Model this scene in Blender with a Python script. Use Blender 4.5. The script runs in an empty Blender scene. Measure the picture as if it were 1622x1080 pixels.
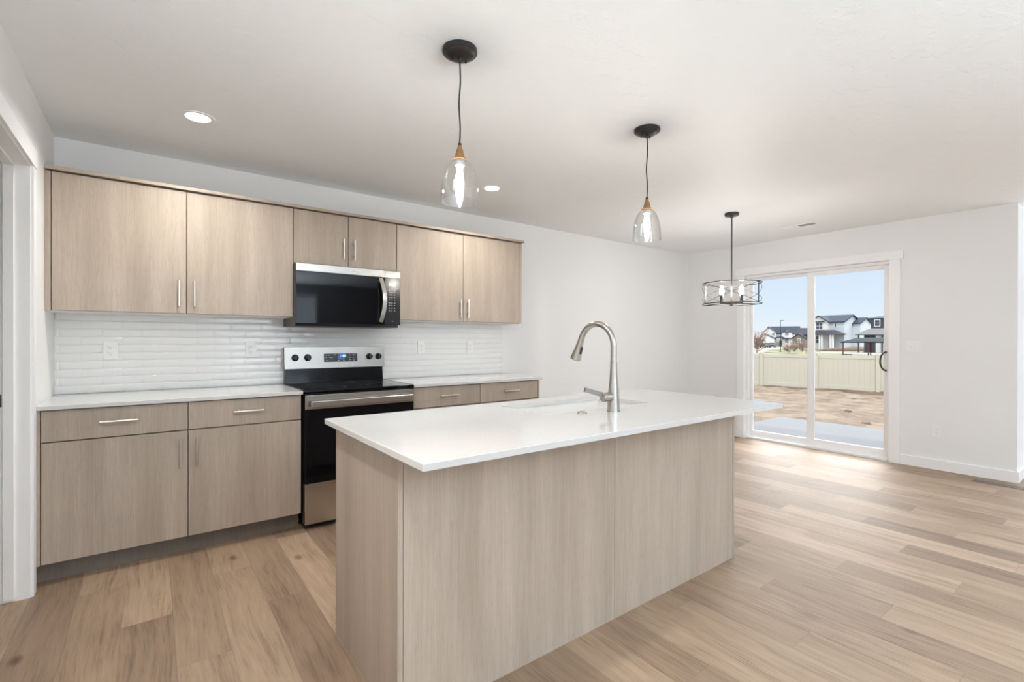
import bpy, bmesh, math, random
from mathutils import Vector, Matrix
R = math.radians
SC = bpy.context.scene
COL = SC.collection

# ------------------------------------------------------------------ camera
CAM = Vector((0.0, 0.0, 1.2524))
YAW, PITCH, ROLL, FPX = R(36.902), R(-0.1353), R(0.1276), 760.78
FW = Vector((math.sin(YAW)*math.cos(PITCH), math.cos(YAW)*math.cos(PITCH), math.sin(PITCH)))
_rt = Vector((math.cos(YAW), -math.sin(YAW), 0)); _up = _rt.cross(FW)
RT = _rt*math.cos(ROLL) + _up*math.sin(ROLL)
UP = -_rt*math.sin(ROLL) + _up*math.cos(ROLL)
cd = bpy.data.cameras.new('camera'); cam = bpy.data.objects.new('camera', cd); COL.objects.link(cam)
cd.sensor_width = 36; cd.sensor_fit = 'HORIZONTAL'; cd.lens = 36*FPX/1622
cd.clip_start = 0.02; cd.clip_end = 1500
m = Matrix((RT, UP, -FW)).transposed().to_4x4(); m.translation = CAM
cam.matrix_world = m
SC.camera = cam

# ------------------------------------------------------------------ look, sky, sun, fill uplights, window daylight
SC.view_settings.view_transform = 'Standard'; SC.view_settings.look = 'None'
SC.view_settings.exposure = 0.10; SC.view_settings.gamma = 1.0; SC.view_settings.use_curve_mapping = False
SC.cycles.use_denoising = True
SC.cycles.max_bounces = 14; SC.cycles.diffuse_bounces = 8; SC.cycles.glossy_bounces = 5
SC.cycles.transmission_bounces = 8; SC.cycles.transparent_max_bounces = 24
SC.cycles.caustics_reflective = False; SC.cycles.caustics_refractive = False
SC.cycles.sample_clamp_indirect = 6.0

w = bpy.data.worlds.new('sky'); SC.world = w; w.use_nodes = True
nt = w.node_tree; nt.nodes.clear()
o_ = nt.nodes.new('ShaderNodeOutputWorld'); bg = nt.nodes.new('ShaderNodeBackground')
tc = nt.nodes.new('ShaderNodeTexCoord'); sx = nt.nodes.new('ShaderNodeSeparateXYZ')
cr = nt.nodes.new('ShaderNodeValToRGB')
nt.links.new(tc.outputs['Generated'], sx.inputs[0]); nt.links.new(sx.outputs['Z'], cr.inputs[0])
cr.color_ramp.elements[0].position = 0.0; cr.color_ramp.elements[0].color = (0.90, 0.95, 1.0, 1)
cr.color_ramp.elements[1].position = 0.17; cr.color_ramp.elements[1].color = (0.64, 0.80, 1.0, 1)
e = cr.color_ramp.elements.new(0.05); e.color = (0.78, 0.89, 1.0, 1)
e = cr.color_ramp.elements.new(0.32); e.color = (1, 1, 1, 1)
bright = nt.nodes.new('ShaderNodeMapRange'); bright.interpolation_type = 'SMOOTHSTEP'      # sky strength raised above the view, for more light through the door
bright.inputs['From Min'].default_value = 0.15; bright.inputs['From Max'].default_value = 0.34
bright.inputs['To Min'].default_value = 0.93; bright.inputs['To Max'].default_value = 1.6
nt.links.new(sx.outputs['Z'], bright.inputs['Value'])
# added sky glow opposite the sun, brightening room and floor through the sliding door
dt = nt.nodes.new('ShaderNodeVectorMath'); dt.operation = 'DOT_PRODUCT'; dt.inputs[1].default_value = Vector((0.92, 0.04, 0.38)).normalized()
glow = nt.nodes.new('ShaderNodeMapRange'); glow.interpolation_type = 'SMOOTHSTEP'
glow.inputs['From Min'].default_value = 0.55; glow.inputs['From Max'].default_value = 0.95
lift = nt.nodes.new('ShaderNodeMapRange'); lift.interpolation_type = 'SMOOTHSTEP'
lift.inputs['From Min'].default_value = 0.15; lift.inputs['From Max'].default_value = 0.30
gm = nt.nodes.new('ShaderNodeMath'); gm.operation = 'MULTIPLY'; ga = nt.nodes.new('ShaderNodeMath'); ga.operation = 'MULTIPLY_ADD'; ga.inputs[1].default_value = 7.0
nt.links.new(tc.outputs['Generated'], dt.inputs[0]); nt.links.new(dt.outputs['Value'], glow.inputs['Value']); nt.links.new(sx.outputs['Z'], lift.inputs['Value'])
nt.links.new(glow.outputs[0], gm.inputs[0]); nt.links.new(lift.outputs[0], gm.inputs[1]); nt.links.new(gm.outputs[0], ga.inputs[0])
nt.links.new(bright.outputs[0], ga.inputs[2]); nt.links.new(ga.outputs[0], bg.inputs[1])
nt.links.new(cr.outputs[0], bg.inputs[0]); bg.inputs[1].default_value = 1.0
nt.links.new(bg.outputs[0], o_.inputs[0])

def lamp(name, kind, loc, direction=(0, 0, -1), energy=10, color=(1, 1, 1), parent=None, **kw):
    ld = bpy.data.lights.new(name, kind); ld.energy = energy; ld.color = color
    for k, v in kw.items(): setattr(ld, k, v)
    o = bpy.data.objects.new(name, ld); COL.objects.link(o)
    o.rotation_euler = Vector(direction).to_track_quat('-Z', 'Y').to_euler()
    o.location = Vector(loc) - (parent.location if parent else Vector())
    if parent: o.parent = parent
    return o

lamp('sun', 'SUN', (0, 0, 30), (0.50, 0.36, -0.90), 1.5, (1, 0.96, 0.9), angle=R(1.0))

CEIL = 2.474
# added uplights behind and right of the camera, plus daylight at one rear window
UPD = (0.77, 0.895, 1.0)
lamp('end_fill_uplight', 'AREA', (9.6, -1.35, 1.0), (-0.2, 0, 1.0), 190, UPD, shape='RECTANGLE', size=0.8, size_y=2.9, spread=R(138))  # added uplight standing inside the room, brightens the ceiling
lamp('rear_window_daylight', 'AREA', (2.05, -3.93, 1.4), (0, 1, 0.2), 40, (0.74, 0.87, 1.0), shape='RECTANGLE', size=1.7, size_y=1.6)
lamp('rear_middle_fill_uplight', 'AREA', (1.35, -3.50, 0.8), (-0.1, 0.20, 1.0), 430, UPD, shape='RECTANGLE', size=1.8, size_y=0.8, spread=R(138))  # strongest added uplight, unseen behind the camera, for ceiling and left wall
lamp('rear_right_fill_uplight', 'AREA', (6.95, -3.6, 0.9), (-0.1, 0.15, 1.0), 130, UPD, shape='RECTANGLE', size=3.2, size_y=0.8, spread=R(138))  # wide uplight added out of view, aimed at the ceiling

# ------------------------------------------------------------------ helpers
class MB:
    """collects shapes in world space and links them as one mesh object"""
    def __init__(self): self.bm = bmesh.new(); self.mi = 0
    def _merge(self, b):
        for f in b.faces: f.material_index = self.mi
        me = bpy.data.meshes.new('tmp'); b.to_mesh(me); b.free()
        self.bm.from_mesh(me); bpy.data.meshes.remove(me)
        return self
    def box(self, x0, x1, y0, y1, z0, z1, bev=0.0, seg=2):
        b = bmesh.new(); bmesh.ops.create_cube(b, size=1)
        for v in b.verts:
            v.co = Vector(((x0+x1)/2+v.co.x*(x1-x0), (y0+y1)/2+v.co.y*(y1-y0), (z0+z1)/2+v.co.z*(z1-z0)))
        if bev: bmesh.ops.bevel(b, geom=b.edges[:], offset=bev, segments=seg, affect='EDGES', profile=0.5)
        return self._merge(b)
    def poly(self, verts, faces):
        b = bmesh.new(); vs = [b.verts.new(v) for v in verts]
        for f in faces: b.faces.new([vs[i] for i in f])
        bmesh.ops.recalc_face_normals(b, faces=b.faces[:])
        return self._merge(b)
    def prism(self, pts, axis, a0, a1, bev=0.0):
        """outline pts in the plane perpendicular to axis, extruded a0..a1"""
        def mk(p, a):
            return {'x': (a, p[0], p[1]), 'y': (p[0], a, p[1]), 'z': (p[0], p[1], a)}[axis]
        b = bmesh.new(); n = len(pts)
        lo = [b.verts.new(mk(p, a0)) for p in pts]; hi = [b.verts.new(mk(p, a1)) for p in pts]
        b.faces.new(lo); b.faces.new(hi[::-1])
        for i in range(n): b.faces.new((lo[i], lo[(i+1) % n], hi[(i+1) % n], hi[i]))
        bmesh.ops.recalc_face_normals(b, faces=b.faces[:])
        if bev: bmesh.ops.bevel(b, geom=b.edges[:], offset=bev, segments=2, affect='EDGES', profile=0.5)
        return self._merge(b)
    def lathe(self, origin, prof, axis=(0, 0, 1), n=40):
        """prof: list of (radius, distance along axis)"""
        q = Vector((0, 0, 1)).rotation_difference(Vector(axis).normalized()); O = Vector(origin)
        b = bmesh.new(); rings = []
        for r, h in prof:
            if r < 1e-6: rings.append([b.verts.new(O + q @ Vector((0, 0, h)))])
            else: rings.append([b.verts.new(O + q @ Vector((r*math.cos(2*math.pi*i/n), r*math.sin(2*math.pi*i/n), h))) for i in range(n)])
        for A, B in zip(rings, rings[1:]):
            if len(A) == 1 and len(B) == 1: continue
            for i in range(n):
                j = (i+1) % n
                if len(A) == 1: b.faces.new((A[0], B[i], B[j]))
                elif len(B) == 1: b.faces.new((A[i], A[j], B[0]))
                else: b.faces.new((A[i], A[j], B[j], B[i]))
        bmesh.ops.recalc_face_normals(b, faces=b.faces[:])
        return self._merge(b)
    def rod(self, p0, p1, r, n=16):
        d = Vector(p1)-Vector(p0)
        return self.lathe(p0, [(0, 0), (r, 0), (r, d.length), (0, d.length)], d, n)
    def tube(self, pts, rad, n=16, caps=True, flat=None, closed=False):
        """sweep a circle (or flat=(half_w, half_h) box section) along pts"""
        P = [Vector(p) for p in pts]; N = len(P)
        rr = rad if isinstance(rad, (list, tuple)) else [rad]*N
        b = bmesh.new(); rings = []; ref = None
        for i, p in enumerate(P):
            a = P[(i-1) % N] if (closed or i) else p; c = P[(i+1) % N] if (closed or i < N-1) else p
            t = (c-a).normalized()
            if ref is None:
                ref = Vector((0, 0, 1)) if abs(t.z) < 0.9 else Vector((1, 0, 0))
            u = (ref - t*ref.dot(t)).normalized(); v = t.cross(u); ref = u
            if flat:
                hw, hh = flat; k = rr[i]
                sec = [(hw*k, hh*k), (-hw*k, hh*k), (-hw*k, -hh*k), (hw*k, -hh*k)]
            else:
                sec = [(rr[i]*math.cos(2*math.pi*j/n), rr[i]*math.sin(2*math.pi*j/n)) for j in range(n)]
            rings.append([b.verts.new(p + v*s[0] + u*s[1]) for s in sec])
        k = len(rings[0])
        for i in range(N if closed else N-1):
            A, B = rings[i], rings[(i+1) % N]
            for j in range(k): b.faces.new((A[j], A[(j+1) % k], B[(j+1) % k], B[j]))
        if caps and not closed: b.faces.new(rings[0][::-1]); b.faces.new(rings[-1])
        bmesh.ops.recalc_face_normals(b, faces=b.faces[:])
        return self._merge(b)
    def xform(self, M):
        bmesh.ops.transform(self.bm, matrix=M, verts=self.bm.verts[:]); return self
    def build(self, name, mats, parent=None, origin=None, sharp=32):
        bm = self.bm; lim = R(sharp)
        for f in bm.faces: f.smooth = True
        for ed in bm.edges:
            ed.smooth = len(ed.link_faces) == 2 and ed.calc_face_angle(0) < lim
        if parent is not None:
            off = Vector(WORLD.get(parent.name, (0, 0, 0)))
        elif origin is not None: off = Vector(origin)
        else:
            xs = [v.co for v in bm.verts]
            off = Vector(((min(v.x for v in xs)+max(v.x for v in xs))/2, (min(v.y for v in xs)+max(v.y for v in xs))/2, min(v.z for v in xs)))
        bmesh.ops.translate(bm, vec=-off, verts=bm.verts[:])
        me = bpy.data.meshes.new(name); bm.to_mesh(me); bm.free()
        for mt in (mats if isinstance(mats, (list, tuple)) else [mats]): me.materials.append(mt)
        o = bpy.data.objects.new(name, me); COL.objects.link(o)
        wn = o.modifiers.new('weighted_normals', 'WEIGHTED_NORMAL'); wn.keep_sharp = True; wn.weight = 80
        if parent is not None: o.parent = parent
        else: o.location = off
        WORLD[o.name] = tuple(off)
        return o
WORLD = {}

def tag(o, label=None, cat=None, group=None, kind=None):
    if label: o['label'] = label
    if cat: o['category'] = cat
    if group: o['group'] = group
    if kind: o['kind'] = kind
    return o
def thing(name, label, cat, loc, group=None, kind=None):
    o = bpy.data.objects.new(name, None); COL.objects.link(o); o.location = loc
    o.empty_display_size = 0.05
    WORLD[o.name] = tuple(loc)
    return tag(o, label, cat, group, kind)
def copy_thing(o, loc, label):
    c = o.copy(); COL.objects.link(c); c.location = loc; c['label'] = label; WORLD[c.name] = tuple(loc)
    def kids(src, dst):
        for ch in list(src.children):
            d = ch.copy(); COL.objects.link(d); d.parent = dst; kids(ch, d)
    kids(o, c)
    return c

# ------------------------------------------------------------------ materials
def mat(name, col, rough=0.5, metal=0.0, spec=0.5, emit=None, es=0.0, coat=0.0):
    m = bpy.data.materials.new(name); m.use_nodes = True
    p = m.node_tree.nodes['Principled BSDF']
    p.inputs['Base Color'].default_value = (*col, 1); p.inputs['Roughness'].default_value = rough
    p.inputs['Metallic'].default_value = metal; p.inputs['Specular IOR Level'].default_value = spec
    p.inputs['Coat Weight'].default_value = coat; p.inputs['Coat Roughness'].default_value = 0.08
    if emit:
        p.inputs['Emission Color'].default_value = (*emit, 1); p.inputs['Emission Strength'].default_value = es
    return m
class NG:
    def __init__(self, m): self.m = m; self.t = m.node_tree; self.p = self.t.nodes['Principled BSDF']
    def n(self, typ, **kw):
        x = self.t.nodes.new(typ)
        for k, v in kw.items(): setattr(x, k, v)
        return x
    def l(self, a, b): self.t.links.new(a, b)
    def math(self, op, a, b=None, c=None):
        x = self.n('ShaderNodeMath', operation=op)
        for i, v in enumerate((a, b, c)):
            if v is None: continue
            if isinstance(v, (int, float)): x.inputs[i].default_value = v
            else: self.l(v, x.inputs[i])
        return x.outputs[0]
    def noise(self, vec, scale, detail=4, rough=0.55):
        x = self.n('ShaderNodeTexNoise'); x.inputs['Scale'].default_value = scale
        x.inputs['Detail'].default_value = detail; x.inputs['Roughness'].default_value = rough
        self.l(vec, x.inputs['Vector']); return x.outputs['Fac']
    def pos(self): return self.n('ShaderNodeNewGeometry').outputs['Position']
    def scaled(self, vec, s, off=None):
        x = self.n('ShaderNodeVectorMath', operation='MULTIPLY'); self.l(vec, x.inputs[0]); x.inputs[1].default_value = s
        if off is None: return x.outputs[0]
        y = self.n('ShaderNodeVectorMath', operation='ADD'); self.l(x.outputs[0], y.inputs[0]); self.l(off, y.inputs[1]); return y.outputs[0]
    def ramp(self, fac, stops):
        x = self.n('ShaderNodeValToRGB'); el = x.color_ramp.elements
        while len(el) < len(stops): el.new(0.5)
        for e_, (p_, c_) in zip(el, stops): e_.position = p_; e_.color = (*c_, 1)
        self.l(fac, x.inputs[0]); return x.outputs[0]
    def mix(self, fac, a, b, typ='MIX'):
        x = self.n('ShaderNodeMix', data_type='RGBA', blend_type=typ)
        for s, v in ((0, fac), (6, a), (7, b)):
            if isinstance(v, (int, float)): x.inputs[s].default_value = v
            elif isinstance(v, tuple): x.inputs[s].default_value = (*v, 1)
            else: self.l(v, x.inputs[s])
        return x.outputs[2]
    def bump(self, h, strength, dist=0.002):
        x = self.n('ShaderNodeBump'); x.inputs['Strength'].default_value = strength; x.inputs['Distance'].default_value = dist
        self.l(h, x.inputs['Height']); self.l(x.outputs[0], self.p.inputs['Normal'])
    def base(self, c): self.l(c, self.p.inputs['Base Color'])

def plaster(name, col, scale, strength):
    m = mat(name, col, 0.62, spec=0.3); g = NG(m); g.bump(g.noise(g.pos(), scale, 3), strength, 0.003); return m
M_wall = plaster('wall_paint', (0.80, 0.805, 0.805), 70, 0.12)
M_wall_bounce_cut = plaster('bounce_cut_wall_paint', (0.22, 0.22, 0.225), 70, 0.12)  # unseen living room walls made dark to cut light bounced onto the island
M_ceil = mat('ceiling_paint', (0.85, 0.875, 0.89), 0.55, spec=0.35)      # skip-trowel texture
g = NG(M_ceil); n1 = g.noise(g.scaled(g.pos(), (1, 1.6, 1)), 7, 4, 0.6)
g.bump(g.math('SMOOTH_MIN', g.math('MAXIMUM', g.math('SUBTRACT', n1, 0.5), 0.0), 0.09, 0.03), 0.55, 0.02)
M_trim = mat('white_trim_paint', (0.87, 0.875, 0.88), 0.35)
M_vinyl = mat('white_vinyl', (0.88, 0.88, 0.885), 0.3)

def oak(name, dark, light):
    m = mat(name, light, 0.42, spec=0.35); g = NG(m)
    oi = g.n('ShaderNodeObjectInfo'); cx = g.n('ShaderNodeCombineXYZ')
    g.l(g.math('MULTIPLY', oi.outputs['Random'], 37.0), cx.inputs[2])
    P = g.pos()
    fine = g.noise(g.scaled(P, (1, 1, 0.022), cx.outputs[0]), 190, 4, 0.6)
    broad = g.noise(g.scaled(P, (1, 1, 0.08), cx.outputs[0]), 9, 3, 0.5)
    pore = g.noise(g.scaled(P, (1, 1, 0.045), cx.outputs[0]), 420, 2, 0.5)
    f = g.math('ADD', g.math('MULTIPLY', fine, 0.40), g.math('MULTIPLY', broad, 0.60))
    c = g.ramp(f, [(0.36, dark), (0.64, light)])
    c = g.mix(g.math('MULTIPLY', g.math('GREATER_THAN', pore, 0.6), 0.22), c, tuple(x*0.62 for x in dark))
    g.base(c); g.bump(fine, 0.06, 0.001); return m
M_oak = oak('grey_oak_laminate', (0.335, 0.272, 0.217), (0.44, 0.366, 0.302))
M_oak_in = mat('cabinet_edge_brown', (0.16, 0.12, 0.09), 0.6)
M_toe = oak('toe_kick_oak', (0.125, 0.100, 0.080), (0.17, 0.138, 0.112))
M_mel = mat('white_melamine', (0.80, 0.80, 0.79), 0.4)
M_quartz = mat('white_quartz', (0.80, 0.79, 0.77), 0.06, spec=0.5)
g = NG(M_quartz); g.base(g.ramp(g.noise(g.pos(), 260, 2), [(0.35, (0.575, 0.57, 0.56)), (0.6, (0.62, 0.615, 0.605))]))

def steel(name, col, rough):
    m = mat(name, col, rough, metal=1.0); m.node_tree.nodes['Principled BSDF'].inputs['Anisotropic'].default_value = 0.5; return m
M_steel = steel('brushed_stainless', (0.52, 0.495, 0.465), 0.27)
M_steel2 = steel('brushed_stainless_panel', (0.30, 0.282, 0.26), 0.30)
M_steel3 = steel('brushed_stainless_trim', (0.37, 0.352, 0.33), 0.27)
M_nickel = mat('brushed_nickel', (0.48, 0.455, 0.425), 0.26, metal=1.0)
M_pull = mat('satin_nickel_pull', (0.70, 0.66, 0.62), 0.3, metal=1.0)
M_blackglass = mat('black_glass', (0.004, 0.004, 0.005), 0.04, spec=0.2)
M_satinblack = mat('satin_black_panel', (0.014, 0.013, 0.013), 0.15, spec=0.6)
M_black = mat('black_enamel', (0.006, 0.006, 0.007), 0.10, spec=0.22)
M_darkplastic = mat('dark_plastic', (0.02, 0.02, 0.022), 0.45)
M_bodygrey = mat('dark_metal_case', (0.10, 0.085, 0.075), 0.45, metal=0.4)
M_bronze = mat('dark_bronze', (0.028, 0.026, 0.026), 0.38, metal=0.5)
M_iron = mat('black_iron', (0.06, 0.058, 0.055), 0.35, metal=0.7)
M_cord = mat('black_cord', (0.018, 0.016, 0.015), 0.7)
M_socketwood = oak('honey_wood', (0.21, 0.11, 0.042), (0.31, 0.17, 0.072))
M_ceramic = mat('white_fireclay', (0.80, 0.79, 0.77), 0.15)
M_plate = mat('white_plastic', (0.83, 0.83, 0.82), 0.35)
M_slot = mat('slot_dark', (0.22, 0.22, 0.22), 0.6)
M_tile = mat('white_glazed_tile', (0.80, 0.80, 0.79), 0.09, spec=0.5)
M_grout = mat('white_grout', (0.76, 0.755, 0.745), 0.8)
M_led = mat('lit_lens', (1, 1, 1), 0.4, emit=(1, 0.97, 0.92), es=6)
M_bulb = mat('lit_bulb', (1, 1, 1), 0.3, emit=(1, 0.93, 0.82), es=200)
M_bulb2 = mat('lit_candle_bulb', (1, 1, 1), 0.3, emit=(1, 0.965, 0.92), es=210)
M_blue = mat('lit_clock_digits', (0.1, 0.3, 0.9), 0.4, emit=(0.25, 0.6, 1.0), es=3)
M_clockface = mat('lit_clock_window', (0.01, 0.03, 0.10), 0.3, emit=(0.02, 0.10, 0.35), es=0.5)
M_white_lit = mat('lit_display', (0.9, 0.85, 0.8), 0.4, emit=(1, 0.86, 0.72), es=1.2)
M_print = mat('printed_marks', (0.42, 0.42, 0.44), 0.5)
M_badge = mat('grey_badge', (0.30, 0.29, 0.28), 0.4, metal=0.6)

def glass(name, tint, low, high, power, rough=0.0):
    """clear sheet: mostly see-through, mirror-like towards grazing angles (same from both sides)"""
    m = bpy.data.materials.new(name); m.use_nodes = True; t = m.node_tree; t.nodes.clear()
    o = t.nodes.new('ShaderNodeOutputMaterial'); mx = t.nodes.new('ShaderNodeMixShader')
    tr = t.nodes.new('ShaderNodeBsdfTransparent'); gl = t.nodes.new('ShaderNodeBsdfGlossy'); lw = t.nodes.new('ShaderNodeLayerWeight')
    pw = t.nodes.new('ShaderNodeMath'); pw.operation = 'POWER'; mr = t.nodes.new('ShaderNodeMapRange')
    lw.inputs['Blend'].default_value = 0.5; pw.inputs[1].default_value = power
    mr.inputs['To Min'].default_value = low; mr.inputs['To Max'].default_value = high
    tr.inputs[0].default_value = (*tint, 1); gl.inputs['Roughness'].default_value = rough
    t.links.new(lw.outputs['Facing'], pw.inputs[0]); t.links.new(pw.outputs[0], mr.inputs['Value']); t.links.new(mr.outputs[0], mx.inputs[0])
    t.links.new(tr.outputs[0], mx.inputs[1]); t.links.new(gl.outputs[0], mx.inputs[2])
    t.links.new(mx.outputs[0], o.inputs[0]); return m
M_pane = glass('window_glass', (0.985, 0.99, 0.99), 0.0, 0.6, 5)
M_shade = glass('clear_shade_glass', (0.985, 0.985, 0.98), 0.08, 0.95, 2.6, 0.03)

def floor_mat():
    m = mat('oak_plank_floor', (0.4, 0.3, 0.2), 0.36, spec=0.65); g = NG(m)
    s = g.n('ShaderNodeSeparateXYZ'); P = g.pos(); g.l(P, s.inputs[0]); x, y = s.outputs[0], s.outputs[1]
    kx = g.math('DIVIDE', g.math('ADD', x, 0.286), 0.1825); k = g.math('FLOOR', kx)
    u = g.math('DIVIDE', g.math('ADD', g.math('SUBTRACT', y, 3.13), g.math('MULTIPLY', k, 0.455)), 1.22); i = g.math('FLOOR', u)
    cx = g.n('ShaderNodeCombineXYZ'); g.l(k, cx.inputs[0]); g.l(i, cx.inputs[1])
    wn = g.n('ShaderNodeTexWhiteNoise', noise_dimensions='3D'); g.l(cx.outputs[0], wn.inputs['Vector'])
    rnd = wn.outputs['Value']
    off = g.n('ShaderNodeVectorMath', operation='SCALE'); g.l(wn.outputs['Color'], off.inputs[0]); off.inputs['Scale'].default_value = 40
    wob = g.noise(g.scaled(P, (1, 0.35, 1), off.outputs[0]), 3.2, 1)           # wavy cathedral grain
    gv = g.n('ShaderNodeCombineXYZ'); g.l(g.math('ADD', x, g.math('MULTIPLY', wob, 0.10)), gv.inputs[0]); g.l(g.math('MULTIPLY', y, 0.055), gv.inputs[1])
    gv2 = g.n('ShaderNodeVectorMath', operation='ADD'); g.l(gv.outputs[0], gv2.inputs[0]); g.l(off.outputs[0], gv2.inputs[1])
    fine = g.noise(gv2.outputs[0], 120, 5, 0.6); mid = g.noise(gv2.outputs[0], 26, 4, 0.55)
    blot = g.noise(g.scaled(P, (1, 0.4, 1), off.outputs[0]), 4.5, 3)
    c = g.ramp(rnd, [(0.0, (0.205, 0.135, 0.086)), (0.5, (0.29, 0.199, 0.131)), (1.0, (0.375, 0.266, 0.181))])
    f = g.math('ADD', g.math('MULTIPLY', fine, 0.50), g.math('ADD', g.math('MULTIPLY', mid, 0.45), g.math('MULTIPLY', blot, 0.35)))
    sh = g.ramp(f, [(0.47, (0.56, 0.51, 0.47)), (0.63, (1, 1, 1)), (0.80, (1.25, 1.28, 1.30))])
    c = g.mix(1.0, c, sh, 'MULTIPLY')
    kn = g.n('ShaderNodeTexVoronoi'); kn.inputs['Scale'].default_value = 3.0; g.l(g.scaled(P, (1, 0.55, 1), off.outputs[0]), kn.inputs['Vector'])
    kd = g.ramp(kn.outputs['Distance'], [(0.0, (0.30, 0.22, 0.17)), (0.035, (0.55, 0.45, 0.4)), (0.085, (1, 1, 1))])
    c = g.mix(1.0, c, kd, 'MULTIPLY')
    fx = g.math('FRACT', kx); dx = g.math('MULTIPLY', g.math('MINIMUM', fx, g.math('SUBTRACT', 1.0, fx)), 0.1825)
    fy = g.math('FRACT', u); dy = g.math('MULTIPLY', g.math('MINIMUM', fy, g.math('SUBTRACT', 1.0, fy)), 1.22)
    d = g.math('MINIMUM', dx, dy); seam = g.math('LESS_THAN', d, 0.0011)
    c = g.mix(g.math('MULTIPLY', seam, 0.55), c, (0.16, 0.115, 0.08))
    g.base(c)
    g.l(g.math('ADD', g.math('MULTIPLY', fine, 0.14), 0.50), g.p.inputs['Roughness'])
    h = g.math('ADD', g.math('MULTIPLY', fine, 0.35), g.math('MULTIPLY', g.math('MINIMUM', g.math('MULTIPLY', d, 300), 1.0), 1.0))
    g.bump(h, 0.16, 0.0012); return m
M_floor = floor_mat()

# ------------------------------------------------------------------ the room
XL, YW, XF = -0.470, 3.9816, 6.105
def struct(name, mb, m, label=None):
    return tag(mb.build(name, m), label, None, None, 'structure')
YJ = 0.709       # where the sliding-door wall turns the corner
XE, YR = 10.0, -4.0
T = 0.12
struct('floor', MB().box(-2.0, XF, YR, YW, -0.12, 0).box(XF, XE, YR, YJ, -0.12, 0), M_floor, 'oak plank floor')
struct('ceiling', MB().box(-2.0, XE+T, YR-T, YJ+T, CEIL, CEIL+0.25).box(-2.0, XF+0.15, YJ+T, YW+T, CEIL, CEIL+0.25), M_ceil, 'textured white ceiling')
struct('wall_back', MB().box(-2.0, XF+0.15, YW, YW+T, -0.12, CEIL), M_wall, 'white wall behind the kitchen cabinets')
DY0, DY1, DZ = 2.35, 3.25, 2.085       # doorway in the left wall
struct('wall_left', MB().box(XL-T, XL, DY1+0.02, YW, 0, CEIL).box(XL-T, XL, YR, DY0-0.02, 0, CEIL).box(XL-T, XL, DY0-0.02, DY1+0.02, DZ+0.02, CEIL), M_wall, 'white wall with the doorway at left')
SY0, SY1, SZ = 1.625, 3.15, 2.085      # sliding door opening
OT = 0.15
struct('wall_right', MB().box(XF, XF+OT, SY1, YW, -0.12, CEIL).box(XF, XF+OT, YJ, SY0, -0.12, CEIL).box(XF, XF+OT, SY0, SY1, SZ, CEIL), M_wall, 'white wall around the sliding door')
struct('wall_corner', MB().box(XF+OT, XE, YJ, YJ+T, 0, CEIL), M_wall, 'white wall around the corner at far right')
# living room shell, out of the picture
struct('wall_end', MB().box(XE, XE+T, YR, -2.85, 0, CEIL).box(XE, XE+T, 0.15, YJ+T, 0, CEIL).box(XE, XE+T, -2.85, 0.15, 0, 0.35).box(XE, XE+T, -2.85, 0.15, 2.35, CEIL), M_wall_bounce_cut)
struct('wall_rear', MB().box(-2.0, -1.05, YR-T, YR, 0, CEIL).box(0.85, 1.15, YR-T, YR, 0, CEIL).box(-1.05, 0.85, YR-T, YR, 0, 0.25).box(-1.05, 0.85, YR-T, YR, 2.25, CEIL).box(2.95, 5.3, YR-T, YR, 0, CEIL).box(8.6, XE, YR-T, YR, 0, CEIL).box(1.15, 2.95, YR-T, YR, 0, 0.55).box(1.15, 2.95, YR-T, YR, 2.25, CEIL).box(5.3, 8.6, YR-T, YR, 2.25, CEIL), M_wall_bounce_cut)
def window(name, axis, a0, a1, z0, z1, d):
    f = MB()
    def bx(p0, p1, q0, q1, dd=(0.03, 0.09)):
        if axis == 'x': f.box(d+dd[0], d+dd[1], p0, p1, q0, q1)
        else: f.box(p0, p1, d-dd[1], d-dd[0], q0, q1)
    bx(a0, a1, z0, z0+0.05); bx(a0, a1, z1-0.05, z1); bx(a0, a0+0.05, z0+0.05, z1-0.05); bx(a1-0.05, a1, z0+0.05, z1-0.05)
    mid = (a0+a1)/2; bx(mid-0.03, mid+0.03, z0+0.05, z1-0.05)
    o = struct(name, f, M_vinyl)
    p = MB()
    if axis == 'x': p.box(d+0.055, d+0.065, a0+0.05, a1-0.05, z0+0.05, z1-0.05)
    else: p.box(a0+0.05, a1-0.05, d-0.065, d-0.055, z0+0.05, z1-0.05)
    p.build('window_pane', M_pane, o)
window('window_1', 'x', -2.85, 0.15, 0.35, 2.35, XE)
window('window_2', 'y', 1.15, 2.95, 0.55, 2.25, YR)
window('window_4', 'y', -1.05, 0.85, 0.25, 2.25, YR)
window('window_3', 'y', 5.3, 8.6, 0.0, 2.25, YR)
# pantry behind the doorway
struct('wall_pantry', MB().box(-2.0, -1.9, 2.0, YW, 0, CEIL).box(-1.9, XL-T, 2.0, 2.1, 0, CEIL), M_wall)

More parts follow.
